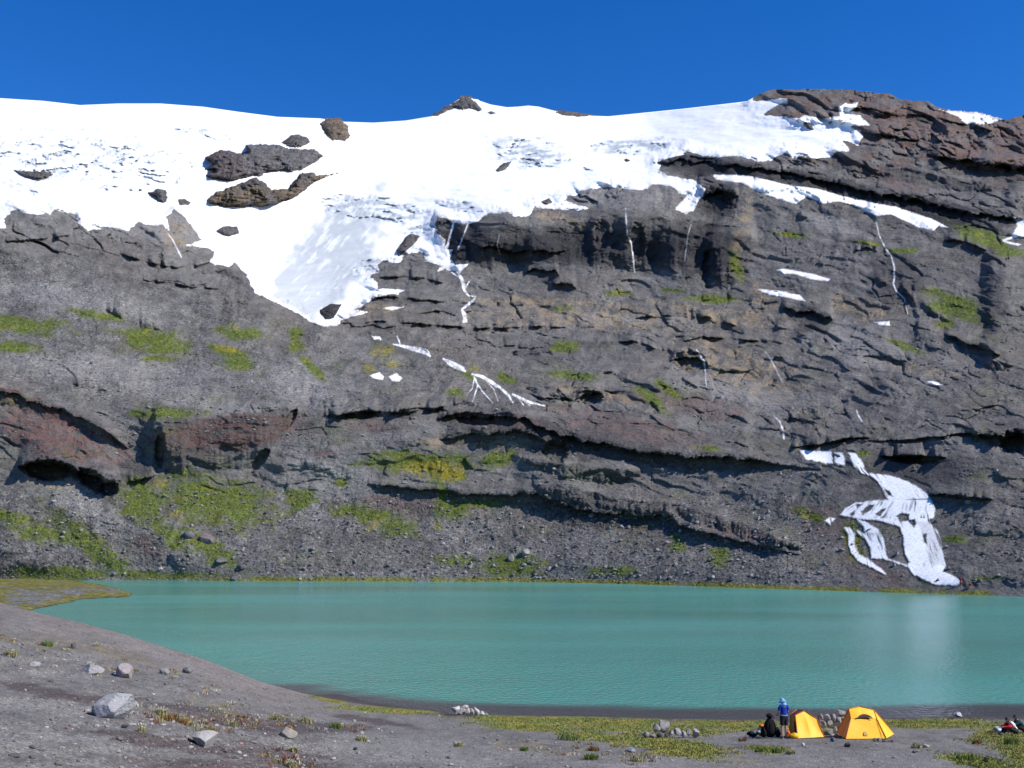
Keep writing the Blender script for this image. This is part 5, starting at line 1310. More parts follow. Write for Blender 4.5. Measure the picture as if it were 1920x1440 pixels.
TUFTS = [(88, 1212, 22, 0, 'fresh green tuft near the left edge below the ridge'), (180, 1212, 10, 1, 'small yellow tuft right of the green one below the ridge'), (20, 1230, 26, 1, 'white-flowered tuft at the left edge'), (300, 1340, 26, 1, 'pale dry tuft just right of the biggest boulder'), (320, 1352, 30, 2, 'yellow spreading tuft right of the biggest boulder'),
         (432, 1362, 24, 1, 'pale leafy tuft on dark soil in the left foreground'), (345, 1358, 20, 2, 'orange-tinged tuft left of the pale leafy one'), (515, 1350, 24, 1, 'dry tuft above the brown stone slab'), (572, 1356, 26, 1, 'dry grass clump right above the brown stone slab'), (630, 1366, 24, 0, 'green tuft right of the brown stone slab'), (678, 1390, 22, 1, 'thin dry tuft standing on the smooth grey sand'),
         (550, 1410, 18, 1, 'small tuft below the brown stone slab'), (545, 1438, 24, 1, 'pale tuft at the bottom edge left of centre'), (1062, 1388, 40, 0, 'dense green tussock left of the stone row'), (983, 1408, 16, 0, 'small green tuft in the bottom middle'), (1108, 1424, 26, 0, 'green tuft on sand below the stone row'), (1112, 1408, 22, 2, 'reddish tuft above the green one below the stone row'), (1195, 1428, 30, 1, 'dry leafy clump near the bottom right of centre'),
         (1425, 1410, 20, 0, 'green tuft at the rim of sand in front of the gear heap'), (1455, 1412, 20, 0, 'rounded green tuft in front of the left tent'), (1482, 1414, 18, 1, 'thin tuft right of the rounded one in front of the left tent'), (1720, 1403, 22, 1, 'dry clump beside the flat pale stone'), (1832, 1395, 18, 2, 'brown tuft on bare sand right of the tents'), (1895, 1395, 26, 0, 'green tuft near the seated people'), (1815, 1425, 46, 0, 'broad green clump at the bottom right'), (1392, 1390, 14, 2, 'brown low tuft left of the gear heap'), (860, 1400, 16, 1, 'dry tuft on the sand below the small stone pile'), (265, 1372, 18, 1, 'thin dry tuft below the biggest boulder')]
for i, (u, v, wpx, kind, lab) in enumerate(TUFTS):
    r = np.random.default_rng(500 + i)
    p0 = ground(u, v); _, dy, _ = ray(u, v); mpp = p0[1] / dy / F_PX; w = wpx * mpp
    n = 150
    rad = w * 0.5 * np.sqrt(r.random(n)); an = r.uniform(0, 6.28, n)
    pts = np.stack([rad * np.cos(an), rad * np.sin(an) * 0.8, 0 * an], -1)
    c = {0: (0.11, 0.16, 0.035), 1: (0.30, 0.27, 0.13), 2: (0.22, 0.13, 0.05)}[kind]
    cc = np.array(c) * r.uniform(0.55, 1.4, (n, 1))
    V_, F_, C_ = blades(pts, min(0.26, max(0.10, w * 0.45)), cc, 600 + i, 0.011, 0.9)
    root = empty('grass_tuft', p0); tag(root, lab, 'grass tuft', 'tufts on the near bank')
    add_obj('leaves', np_mesh('leaves', V_, F_, False, C_), root, M_GRASS)
    if kind == 1:
        m = 16; hp = np.stack([r.normal(0, w * 0.25, m), r.normal(0, w * 0.2, m), r.uniform(0.08, 0.2, m)], -1)
        v, f = ICO[0]
        V2 = (hp[:, None] + v[None] * 0.018).reshape(-1, 3); F2 = (f[None] + (np.arange(m) * 12)[:, None, None]).reshape(-1, 3)
        add_obj('flower_heads', np_mesh('flower_heads', V2, F2, False, np.ones((len(V2), 3)) * np.array((0.55, 0.52, 0.36))), root, M_GRASS)['kind'] = 'stuff'

HERB = [(330, 1350, 120, 22, 10), (470, 1345, 140, 20, 8), (570, 1362, 120, 14, 4), (120, 1232, 170, 22, 12), (640, 1350, 60, 8, 6), (400, 1300, 150, 14, 22), (1080, 1408, 120, 14, 4), (1180, 1422, 80, 14, 0), (520, 1420, 90, 14, 6)]
hp_ = fg_scatter(130, 31, lambda u, v: np.clip(blobs(u, v, HERB, 191, 0.5), 0, 1))
hP = ground(hp_[:, 0], hp_[:, 1]); r = np.random.default_rng(32)
rep_ = np.repeat(np.arange(len(hP)), 26); n = len(rep_)
sc_ = r.uniform(0.05, 0.16, len(hP))[rep_]
pts = hP[rep_] + np.stack([r.normal(0, 1, n) * sc_, r.normal(0, 1, n) * sc_, 0 * sc_], -1)
pal = np.array([(0.36, 0.33, 0.19), (0.24, 0.24, 0.08), (0.32, 0.20, 0.07), (0.18, 0.09, 0.06), (0.45, 0.42, 0.30)])[r.integers(0, 5, len(hP))][rep_]
V_, F_, C_ = blades(pts, 0.09, np.clip(pal * r.uniform(0.6, 1.3, (n, 1)), 0, 0.6), 33, 0.014, 1.4)
tag(add_obj('dry_herbs', np_mesh('dry_herbs', V_, F_, False, C_), None, M_GRASS), 'low dry herbs dotted over the dark soil of the near bank', 'herbs', kind='stuff')

# ------------------------------------------------------------------ tents
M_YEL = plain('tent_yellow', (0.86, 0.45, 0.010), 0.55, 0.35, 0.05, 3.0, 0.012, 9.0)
M_YEL_SHADE = plain('tent_yellow_shade', (0.62, 0.21, 0.012), 0.6, 0.3, 0.06, 3.0, 0.012, 9.0)  # yellow cloth with the shade of the unlit sides painted in
M_PUR = plain('tent_mesh_purple', (0.075, 0.030, 0.045), 0.8, 0.2, 0.1, 8.0)
M_POLE = plain('tent_pole_sleeve', (0.52, 0.12, 0.012), 0.6, 0.3, 0.05)
M_LOGO = plain('tent_print_grey', (0.50, 0.34, 0.10), 0.7, 0.2, 0.05)
M_CORD = plain('guy_cord', (0.45, 0.42, 0.38), 0.8, 0.2, 0.05)

def coons(c00, c10, c11, c01, n=10, sag=0.0, bulge=(0, 0, 0, 0), up=(0, 0, 1)):
    """panel between four corners; bulge bows the edges outwards, sag pulls the cloth in"""
    c00, c10, c11, c01 = [np.asarray(c, float) for c in (c00, c10, c11, c01)]
    s, t = np.meshgrid(np.linspace(0, 1, n), np.linspace(0, 1, n))
    p = ((1 - s) * (1 - t))[..., None] * c00 + (s * (1 - t))[..., None] * c10 + (s * t)[..., None] * c11 + ((1 - s) * t)[..., None] * c01
    nrm = np.cross(c10 - c00, c01 - c00); nrm /= np.linalg.norm(nrm) + 1e-9
    p = p - nrm * (sag * 16 * s * (1 - s) * t * (1 - t))[..., None]
    wr = 0.012 * fbm(s * 4 + c00[0] * 3, t * 5 + c00[1], 3, 181) * np.sin(np.pi * s) * np.sin(np.pi * t)
    p = p + nrm * wr[..., None]
    return p.reshape(-1, 3), grid_faces(n, n)

def panel(name, corners, mat, parent, sag=0.05, n=10):
    v, f = coons(*corners, n=n, sag=sag)
    o = add_obj(name, np_mesh(name, v, f, True), parent, mat)
    return o

def tube_geo(pts, rad, seg=8, cap=True):
    pts = np.asarray(pts, float); rad = np.broadcast_to(np.asarray(rad, float), (len(pts),))
    tan = np.gradient(pts, axis=0); tan /= np.linalg.norm(tan, axis=1)[:, None] + 1e-9
    ref = np.array((0.0, 0.0, 1.0)) if abs(tan[0, 2]) < 0.9 else np.array((1.0, 0.0, 0.0))
    V_ = []
    for p, t, r_ in zip(pts, tan, rad):
        a = np.cross(t, ref); a /= np.linalg.norm(a) + 1e-9; b = np.cross(t, a)
        an = np.linspace(0, 2 * np.pi, seg, endpoint=False)
        V_.append(p + r_ * (np.cos(an)[:, None] * a + np.sin(an)[:, None] * b))
    V_ = np.concatenate(V_); F_ = []
    for i in range(len(pts) - 1):
        for j in range(seg):
            F_.append((i * seg + j, i * seg + (j + 1) % seg, (i + 1) * seg + (j + 1) % seg, (i + 1) * seg + j))
    if cap:
        for base, p in ((0, pts[0]), ((len(pts) - 1) * seg, pts[-1])):
            ci = len(V_); V_ = np.vstack([V_, p])
            for j in range(seg): F_.append((base + j, base + (j + 1) % seg, ci, ci))
    return V_, np.array(F_)

def mesh_any(name, V_, F_, smooth=True):
    me = bpy.data.meshes.new(name)
    me.from_pydata([tuple(p) for p in V_], [], [tuple(dict.fromkeys(int(i) for i in f)) for f in F_])
    for p in me.polygons: p.use_smooth = smooth
    me.update(); return me

def tube(name, pts, rad, mat, parent=None, seg=8):
    V_, F_ = tube_geo(pts, rad, seg)
    return add_obj(name, mesh_any(name, V_, F_), parent, mat)

# right tent: corners in metres, x right, y away from the camera
def right_tent():
    base = ground(1600, 1386)
    _, dy, _ = ray(1600, 1386); m = base[1] / dy / F_PX
    def q(u, v, y): return ((u - 960) * m * (1 + y / base[1]) - 640 * m, y, max(0.0, (1386 - v) * m * 1.015 - y * 0.16) if v < 1384 else 0.02)
    root = empty('camping_tent', base); tag(root, 'yellow dome tent with a dark half-moon vent, right of the windbreak stones', 'tent', 'two yellow tents')
    FL, FR = q(1586, 1386, 0.0), q(1662, 1386, 0.05)             # front base corners
    TL, TM, TR = q(1594, 1331, 0.85), q(1615, 1327, 0.95), q(1641, 1333, 0.95)
    BL, BR = q(1569, 1386, 1.5), q(1677, 1386, 1.3)
    SL, SR = q(1597, 1349, 0.55), q(1646, 1350, 0.60)            # shoulder of the front panel
    panel('front_panel', (FL, FR, SR, SL), M_YEL, root, 0.03, 12)
    SM = ((SL[0] + SR[0]) / 2, 0.57, SL[2] + 0.05)
    panel('roof_panel', (SL, SM, TM, TL), M_YEL, root, -0.02)
    panel('roof_panel', (SM, SR, TR, TM), M_YEL, root, -0.02)
    panel('side_panel', (BL, FL, SL, TL), M_YEL_SHADE, root, 0.04)['label'] = 'shaded left side of the tent'
    panel('side_panel', (FR, BR, TR, SR), M_YEL, root, 0.05)
    BK1, BK2 = (BL[0] + 0.45, 2.3, 0.02), (BR[0] - 0.45, 2.2, 0.02)
    panel('back_panel', (BK2, BK1, TL, TR), M_YEL_SHADE, root, -0.05)
    panel('back_panel', (BK1, BL, BL, TL), M_YEL_SHADE, root, 0.0)
    panel('back_panel', (BR, BK2, TR, TR), M_YEL_SHADE, root, 0.0)
    for a in ((FL, SL, TL, TM), (FR, SR, TR, TM), (BL, TL, TM), (BR, TR, TM)):
        tube('pole_sleeve', [np.array(p) + (0, -0.012, 0.012) for p in a], 0.016, M_POLE, root, 6)
    # half-moon vent window under its hood
    cx, cz, w, h = SM[0] + 0.02, SM[2] + 0.0, 0.36, 0.15
    t = np.linspace(0, 1, 13); x = (t - 0.5) * 2 * w
    lo = 0.02 * np.sin(np.pi * t); hi = h * np.sin(np.pi * t) ** 0.8
    sl_ = (TM[1] - SM[1]) / (TM[2] - SM[2]); yl = SM[1] - 0.02; yh = lambda z: yl + sl_ * z
    V_ = np.concatenate([np.stack([cx + x, yh(lo) - 0.03, cz - 0.02 + lo], -1), np.stack([cx + x, yh(hi) - 0.05, cz - 0.02 + hi], -1)])
    F_ = [(i, i + 1, i + 14, i + 13) for i in range(12)]
    win = add_obj('vent_window', mesh_any('vent_window', V_, F_, False), root, M_PUR)
    tube('vent_hood', V_[13:] + np.array((0, -0.004, 0.008)), 0.012, M_YEL, win, 6)
    # grey printed mark low on the door
    n_ = np.array(SL) - np.array(FL); zc = 0.22
    yy = lambda z: (z / SL[2]) * SL[1] - 0.012
    mx = 0.5 * (FL[0] + FR[0]) + 0.02
    tri = [(mx - 0.10, yy(zc - 0.07), zc - 0.07), (mx + 0.10, yy(zc - 0.07), zc - 0.07), (mx + 0.06, yy(zc + 0.05), zc + 0.05), (mx, yy(zc + 0.10), zc + 0.10), (mx - 0.06, yy(zc + 0.05), zc + 0.05)]
    tri2 = [(x_, y_ - 0.006, z_) for x_, y_, z_ in tri]
    add_obj('printed_mark', mesh_any('printed_mark', np.array(tri2 + tri), [(0, 1, 2, 3, 4), (5, 6, 1, 0), (6, 7, 2, 1), (7, 8, 3, 2), (8, 9, 4, 3), (9, 5, 0, 4)], False), root, M_LOGO)
    tube('door_zip', [np.array(SR) * (1, 1, 1) + (-0.05, -0.02, 0), (FR[0] - 0.16, yy(0.5) + 0.0, 0.5), (FR[0] - 0.10, -0.02, 0.03)], 0.008, M_POLE, root, 5)
    for (a, b) in ((SL, (FL[0] - 0.5, -0.9, 0.0)), (SR, (FR[0] + 0.5, -0.8, 0.0))):
        tube('guy_line', [a, b], 0.004, M_CORD, root, 4)
right_tent()

def left_tent():
    base = ground(1515, 1385)
    _, dy, _ = ray(1515, 1385); m = base[1] / dy / F_PX
    def q(u, v, y): return ((u - 960) * m * (1 + y / base[1]) - 555 * m, y, max(0.0, (1385 - v) * m * 1.015 - y * 0.16) if v < 1383 else 0.02)
    root = empty('camping_tent', base); tag(root, 'yellow dome tent with its left door open, beside the standing person', 'tent', 'two yellow tents')
    FL, FR = q(1496, 1385, 0.0), q(1546, 1385, 0.35)
    TL, TM, TR = q(1493, 1343, 0.45), q(1510, 1335, 0.75), q(1533, 1349, 0.75)
    BL, BR = q(1480, 1385, 1.0), q(1540, 1385, 1.8)
    TB = q(1484, 1341, 1.0); TP = q(1497, 1332, 1.2)
    mid = ((FL[0] + FR[0]) / 2, 0.15, 0.02)
    panel('front_panel', (FL, mid, TM, TL), M_YEL, root, 0.05, 12)
    panel('front_panel', (mid, FR, TR, TM), M_YEL, root, 0.06, 12)
    # left doorway: dark opening with the cloth tied back
    DL = np.array(BL) * 0.35 + np.array(FL) * 0.65; DT = np.array(TB) * 0.35 + np.array(TL) * 0.65
    panel('side_panel', (BL, DL, DT, TB), M_YEL_SHADE, root, 0.02)
    dw = panel('doorway', (DL + (0.05, 0.05, 0), np.array(FL) + (-0.01, 0.06, 0), np.array(TL) * 0.75 + np.array(FL) * 0.25 + (0.0, 0.06, 0), DT * 0.75 + DL * 0.25 + (0.05, 0.05, 0)), M_PUR, root, 0.0)
    panel('side_panel', (DT * 0.72 + DL * 0.28, np.array(TL) * 0.72 + np.array(FL) * 0.28, TL, DT), M_YEL_SHADE, root, 0.0)
    panel('vent_window', (TB, TL, TM, TP), M_PUR, root, -0.03)
    panel('back_panel', (BR, BL, TB, TP), M_YEL_SHADE, root, -0.03)
    panel('back_panel', (FR, BR, TP, TR), M_YEL, root, 0.03)
    panel('roof_panel', (TM, TR, TR, TP), M_YEL, root, -0.01)
    for a in ((FL, TL, TM), (FR, TR, TM), (BL, TB, TP), (TM, TP)):
        tube('pole_sleeve', [np.array(p) + (0, -0.012, 0.012) for p in a], 0.016, M_POLE, root, 6)
    # door flap lying folded on the ground
    v, f = stone_geo(71, 2, 3, 0.85)
    v = v * np.array((0.20, 0.16, 0.14)) + np.array((FL[0] - 0.16, -0.05, 0.13))
    add_obj('door_flap', np_mesh('door_flap', v, f, True), root, M_YEL)
    for (a, b) in ((TR, (FR[0] + 0.35, 0.1, 0.0)), (TL, (FL[0] - 0.15, -0.5, 0.0))):
        tube('guy_line', [a, b], 0.004, M_CORD, root, 4)
left_tent()

# ------------------------------------------------------------------ people
M_SKIN = plain('skin', (0.46, 0.27, 0.19), 0.6, 0.35, 0.06, 10)
def cloth(name, rgb): return plain('cloth_' + name, rgb, 0.85, 0.15, 0.12, 14.0, 0.01, 30.0)
M_BLUE = cloth('blue', (0.012, 0.040, 0.30)); M_HAT = cloth('pale_blue', (0.20, 0.42, 0.60)); M_SHORT = cloth('charcoal', (0.018, 0.018, 0.024))
M_REDC = cloth('red', (0.55, 0.025, 0.03)); M_WHITE = cloth('white', (0.78, 0.78, 0.78)); M_GREEN = cloth('dark_green', (0.03, 0.06, 0.065)); M_DK = cloth('dark', (0.025, 0.022, 0.024))
M_HAIR = plain('hair', (0.018, 0.012, 0.01), 0.6, 0.3, 0.2, 30); M_SHOE = plain('shoe', (0.16, 0.14, 0.13), 0.8, 0.2, 0.2, 12); M_EYE = plain('eye', (0.02, 0.02, 0.02), 0.3, 0.5, 0.0)
BONES = [('pelvis', 'belly'), ('belly', 'chest'), ('chest', 'neck'), ('neck', 'skull'), ('chest', 'sh_l'), ('sh_l', 'el_l'), ('el_l', 'wr_l'), ('chest', 'sh_r'), ('sh_r', 'el_r'), ('el_r', 'wr_r'),
         ('pelvis', 'hip_l'), ('hip_l', 'kn_l'), ('kn_l', 'an_l'), ('an_l', 'toe_l'), ('pelvis', 'hip_r'), ('hip_r', 'kn_r'), ('kn_r', 'an_r'), ('an_r', 'toe_r')]
RADII = {'pelvis': (0.145, 0.105), 'belly': (0.135, 0.095), 'chest': (0.155, 0.105), 'neck': (0.055, 0.055), 'skull': (0.062, 0.07), 'sh': (0.062, 0.062), 'el': (0.042, 0.042), 'wr': (0.030, 0.026), 'hip': (0.09, 0.092), 'kn': (0.058, 0.06), 'an': (0.038, 0.042), 'toe': (0.036, 0.03)}
def make_person(loc, rz, J, wear, label, group, head_dir=(0, -1, 0), hair=True, scale=1.0):
    """J: joint positions in metres, figure facing -y. One continuous skin surface; clothing follows it."""
    root = empty('person', loc, rz); root.scale = (scale,) * 3
    tag(root, label, 'person', group)
    names = list(J); idx = {n: i for i, n in enumerate(names)}
    me = bpy.data.meshes.new('tmp_body')
    me.from_pydata([J[n] for n in names], [(idx[a], idx[b]) for a, b in BONES], [])
    tmp = bpy.data.objects.new('tmp_body', me); col.objects.link(tmp)
    sk_ = tmp.modifiers.new('skin', 'SKIN'); sk_.use_smooth_shade = True
    for i, n in enumerate(names):
        r_ = RADII[n.split('_')[0]]; d_ = me.skin_vertices[0].data[i]; d_.radius = r_; d_.use_root = (n == 'pelvis')
    ss = tmp.modifiers.new('sub', 'SUBSURF'); ss.levels = 2; ss.render_levels = 2
    dg = bpy.context.evaluated_depsgraph_get()
    ev = tmp.evaluated_get(dg); em = bpy.data.meshes.new_from_object(ev)
    bv = np.empty(len(em.vertices) * 3, np.float32); em.vertices.foreach_get('co', bv); bv = bv.reshape(-1, 3).astype(float)
    bn = np.empty(len(em.vertices) * 3, np.float32); em.vertices.foreach_get('normal', bn); bn = bn.reshape(-1, 3).astype(float)
    bf = [tuple(p.vertices) for p in em.polygons]
    bpy.data.objects.remove(tmp); bpy.data.meshes.remove(em)
    # nearest bone of each vertex
    best = np.full(len(bv), 1e9); bone = np.zeros(len(bv), int); par = np.zeros(len(bv))
    for k_, (a, b) in enumerate(BONES):
        pa, pb = np.array(J[a]), np.array(J[b]); e = pb - pa
        t = np.clip(((bv - pa) @ e) / (e @ e), 0, 1); d_ = np.linalg.norm(bv - pa - t[:, None] * e, axis=1) - 0.4 * RADII[a.split('_')[0]][0]
        m = d_ < best; best[m] = d_[m]; bone[m] = k_; par[m] = t[m]
    Vs, Fs = [bv], list(bf); off = len(bv)
    # head with face
    hc = np.array(J['skull']); hd = np.array(head_dir, float); hd /= np.linalg.norm(hd)
    up = np.array((0, 0, 1.0)); up = up - hd * (up @ hd); up /= np.linalg.norm(up); rt = np.cross(up, hd)
    hv, hf = ICO[3]; hv = hv.copy()
    nose = np.exp(-(((hv[:, 0]) / 0.13) ** 2 + ((hv[:, 2] + 0.12) / 0.22) ** 2)) * (hv[:, 1] < 0)
    jaw = np.clip(-hv[:, 2] - 0.2, 0, 1)
    loc3 = np.stack([hv[:, 0] * 0.075 * (1 - 0.25 * jaw), hv[:, 1] * 0.095 * (1 - 0.1 * jaw) - 0.022 * nose, hv[:, 2] * 0.118], -1)
    mouth = np.exp(-((loc3[:, 0] / 0.025) ** 2 + ((loc3[:, 2] + 0.06) / 0.006) ** 2)) * (hv[:, 1] < 0); loc3[:, 1] += 0.006 * mouth
    for sx in (-1, 1):
        ear = np.exp(-(((loc3[:, 0] - sx * 0.075) / 0.02) ** 2 + ((loc3[:, 1] - 0.005) / 0.018) ** 2 + ((loc3[:, 2] + 0.005) / 0.03) ** 2)); loc3[:, 0] += sx * 0.016 * ear
        soc = np.exp(-(((loc3[:, 0] - sx * 0.032) / 0.015) ** 2 + ((loc3[:, 2] - 0.005) / 0.012) ** 2)) * (hv[:, 1] < 0); loc3[:, 1] += 0.010 * soc
    tow = lambda q_: hc + q_[:, :1] * rt - q_[:, 1:2] * hd + q_[:, 2:3] * up
    Vs.append(tow(loc3)); Fs += [tuple(int(i) + off for i in f_) for f_ in hf]; off += len(hv)
    # hands: palm and five bent fingers
    for s in ('l', 'r'):
        w = np.array(J['wr_' + s]); e = w - np.array(J['el_' + s]); e /= np.linalg.norm(e)
        side = np.cross(e, (0, 0, 1.0)); side = side if np.linalg.norm(side) > 0.2 else np.cross(e, (0, 1.0, 0)); side /= np.linalg.norm(side)
        cu = np.cross(side, e); cu = cu if cu[2] < 0 else -cu
        V_, F_ = tube_geo([w - 0.02 * e, w + 0.03 * e, w + 0.09 * e], [0.028, 0.040, 0.036], 8)
        Vs.append(V_); Fs += [tuple(dict.fromkeys(int(i) + off for i in f_)) for f_ in F_]; off += len(V_)
        for k_, (o_, ln) in enumerate(((-0.030, 0.075), (-0.010, 0.09), (0.010, 0.085), (0.030, 0.065))):
            b0 = w + 0.085 * e + o_ * side
            V_, F_ = tube_geo([b0, b0 + 0.45 * ln * e + 0.012 * cu, b0 + 0.75 * ln * e + 0.035 * cu, b0 + 0.9 * ln * e + 0.06 * cu], [0.0095, 0.009, 0.0085, 0.006], 6)
            Vs.append(V_); Fs += [tuple(dict.fromkeys(int(i) + off for i in f_)) for f_ in F_]; off += len(V_)
        b0 = w + 0.03 * e - 0.034 * side
        V_, F_ = tube_geo([b0, b0 + 0.03 * e - 0.03 * side + 0.01 * cu, b0 + 0.065 * e - 0.036 * side + 0.025 * cu], [0.012, 0.011, 0.008], 6)
        Vs.append(V_); Fs += [tuple(dict.fromkeys(int(i) + off for i in f_)) for f_ in F_]; off += len(V_)
    add_obj('body', mesh_any('body', np.concatenate(Vs), Fs), root, M_SKIN)
    # eyes
    for sx in (-1, 1):
        v, f = ICO[1]; q_ = v * 0.011 + np.array((sx * 0.032, -0.083, 0.006))
        add_obj('eye', np_mesh('eye', tow(q_), f, True), root, M_EYE)
    if hair:
        v, f = ICO[3]; m = (v[:, 2] > 0.15) | ((v[:, 1] > -0.15) & (v[:, 2] > -0.75))
        ff = f[m[f].all(1)]; q_ = v * np.array((0.084, 0.104, 0.127)); q_ += 0.004 * np.random.default_rng(3).normal(size=q_.shape)
        a, b = compact(tow(q_), ff); add_obj('hair', np_mesh('hair', a, b, True), root, M_HAIR)
    NB = {n: i for i, n in enumerate(BONES)}
    def bi(a, b): return NB[(a, b)]
    def garment(name, sel, mat, infl):
        ff = [f_ for f_ in bf if sel[list(f_)].all()]
        if not ff: return
        used = sorted({i for f_ in ff for i in f_}); mp2 = {i: j for j, i in enumerate(used)}
        fold = 0.006 * np.sin(bv[used, 2] * 60 + bv[used, 0] * 40)
        vv = bv[used] + bn[used] * (infl + fold)[:, None] if isinstance(infl, np.ndarray) else bv[used] + bn[used] * (infl + fold[:, None])
        g_ = add_obj(name, mesh_any(name, vv, [tuple(mp2[i] for i in f_) for f_ in ff]), root, mat)
        sl = g_.modifiers.new('thickness', 'SOLIDIFY'); sl.thickness = 0.006; sl.offset = 1
        return g_
    arms = [bi('sh_l', 'el_l'), bi('sh_r', 'el_r')]; fore = [bi('el_l', 'wr_l'), bi('el_r', 'wr_r')]
    torso = [bi('belly', 'chest'), bi('chest', 'sh_l'), bi('chest', 'sh_r'), bi('pelvis', 'belly')]
    thigh = [bi('hip_l', 'kn_l'), bi('hip_r', 'kn_r')]; shin = [bi('kn_l', 'an_l'), bi('kn_r', 'an_r')]; hips = [bi('pelvis', 'hip_l'), bi('pelvis', 'hip_r')]
    foot = [bi('an_l', 'toe_l'), bi('an_r', 'toe_r')]
    isin = lambda lst: np.isin(bone, lst)
    neckb = (bone == bi('chest', 'neck')) & (par < 0.45)
    if 'shirt' in wear: garment('shirt', isin(torso) | neckb | (isin(arms) & (par < wear.get('sleeve', 0.6))), wear['shirt'], 0.016)
    if 'jacket' in wear: garment('jacket', isin(torso) | neckb | isin(arms) | (isin(fore) & (par < 0.92)), wear['jacket'], 0.024)
    if 'shorts' in wear: garment('shorts', isin(hips) | (isin(thigh) & (par < 0.85)) | ((bone == bi('pelvis', 'belly')) & (par < 0.35)), wear['shorts'], 0.020)
    if 'trousers' in wear: garment('trousers', isin(hips) | isin(thigh) | (isin(shin) & (par < 0.95)) | ((bone == bi('pelvis', 'belly')) & (par < 0.35)), wear['trousers'], 0.016)
    if 'yoke' in wear: garment('white_side', isin(torso) & (bv[:, 0] * wear['yoke'][1] > 0.02) | (bone == bi('pelvis', 'belly')) & (bv[:, 0] * wear['yoke'][1] > -0.02), wear['yoke'][0], 0.034)
    for s in ('l', 'r'):
        a, t_ = np.array(J['an_' + s]), np.array(J['toe_' + s]); d_ = t_ - a; d_[2] = 0; d_ /= np.linalg.norm(d_)
        bz = min(a[2] - 0.08, t_[2] - 0.03)
        V_, F_ = tube_geo([np.array((a[0], a[1], a[2] + 0.02)) - 0.07 * d_ - (0, 0, 0.06), np.array((a[0], a[1], a[2] - 0.035)), np.array((a[0], a[1], t_[2] + 0.01)) + 0.09 * d_, np.array((a[0], a[1], t_[2])) + 0.19 * d_], [0.045, 0.056, 0.05, 0.032], 10)
        add_obj('shoe', mesh_any('shoe', V_, F_), root, wear.get('shoe', M_SHOE))
    return root, tow

def lift(J, dz): return {k_: (p[0], p[1], p[2] + dz) for k_, p in J.items()}
STAND = {'pelvis': (0, 0, 0.96), 'belly': (0, 0.0, 1.10), 'chest': (0, 0.01, 1.33), 'neck': (0, 0.0, 1.49), 'skull': (0, -0.03, 1.625), 'sh_l': (0.18, 0.01, 1.42), 'el_l': (0.25, -0.02, 1.15), 'wr_l': (0.17, -0.22, 1.05),
         'sh_r': (-0.18, 0.01, 1.42), 'el_r': (-0.25, -0.02, 1.15), 'wr_r': (-0.17, -0.22, 1.05), 'hip_l': (0.09, 0, 0.90), 'kn_l': (0.10, -0.01, 0.50), 'an_l': (0.11, 0.02, 0.09), 'toe_l': (0.12, -0.12, 0.045),
         'hip_r': (-0.09, 0, 0.90), 'kn_r': (-0.105, -0.01, 0.50), 'an_r': (-0.115, 0.02, 0.09), 'toe_r': (-0.13, -0.12, 0.045)}
g = ground(1471, 1384.5)
J = dict(STAND); J['skull'] = (0.0, -0.06, 1.60)
pr, tow = make_person(g, math.pi + 0.35, J, {'shirt': M_BLUE, 'sleeve': 0.75, 'shorts': M_SHORT, 'shoe': M_SHOE}, 'person in a blue shirt, dark shorts and pale blue sun hat standing with back turned', None, head_dir=(0.1, -1, -0.25))
# sun hat with brim and neck flap
hat_v, hat_f = ICO[3]; m = hat_v[:, 2] > 0.05
a, b = compact(tow(hat_v * np.array((0.105, 0.125, 0.140)) + np.array((0, 0, 0.012))), hat_f[m[hat_f].all(1)])
hat = add_obj('sun_hat', np_mesh('sun_hat', a, b, True), pr, M_HAT)
an = np.linspace(0, 2 * np.pi, 29)[:-1]
ring = []
for k_, (rx, z_) in enumerate(((1.0, 0.03), (1.5, 0.0), (1.62, -0.03))):
    ring.append(np.stack([np.cos(an) * 0.10 * rx, np.sin(an) * 0.12 * rx, np.full(28, z_)], -1))
V_ = tow(np.concatenate(ring)); F_ = [(r_ * 28 + i, r_ * 28 + (i + 1) % 28, (r_ + 1) * 28 + (i + 1) % 28, (r_ + 1) * 28 + i) for r_ in range(2) for i in range(28)]
br = add_obj('hat_brim', mesh_any('hat_brim', V_, F_), hat, M_HAT); br.modifiers.new('t', 'SOLIDIFY').thickness = 0.008
an = np.linspace(0.25, math.pi - 0.25, 12)
ring = [np.stack([np.cos(an) * 0.12 * s_, np.sin(an) * 0.135 * s_, np.full(12, z_)], -1) for s_, z_ in ((1.0, 0.03), (1.08, -0.06), (1.16, -0.15), (1.2, -0.19))]
V_ = tow(np.concatenate(ring)); F_ = [(r_ * 12 + i, r_ * 12 + i + 1, (r_ + 1) * 12 + i + 1, (r_ + 1) * 12 + i) for r_ in range(3) for i in range(11)]
fl = add_obj('neck_flap', mesh_any('neck_flap', V_, F_), hat, M_HAT); fl.modifiers.new('t', 'SOLIDIFY').thickness = 0.006
# pale band at the waist
tube('waist_band', [(0.165 * math.cos(a_), 0.125 * math.sin(a_), 1.02 - 0.02 * math.sin(a_)) for a_ in np.linspace(0, 2 * math.pi, 20)], 0.028, cloth('grey_blue', (0.16, 0.22, 0.34)), pr, 6)

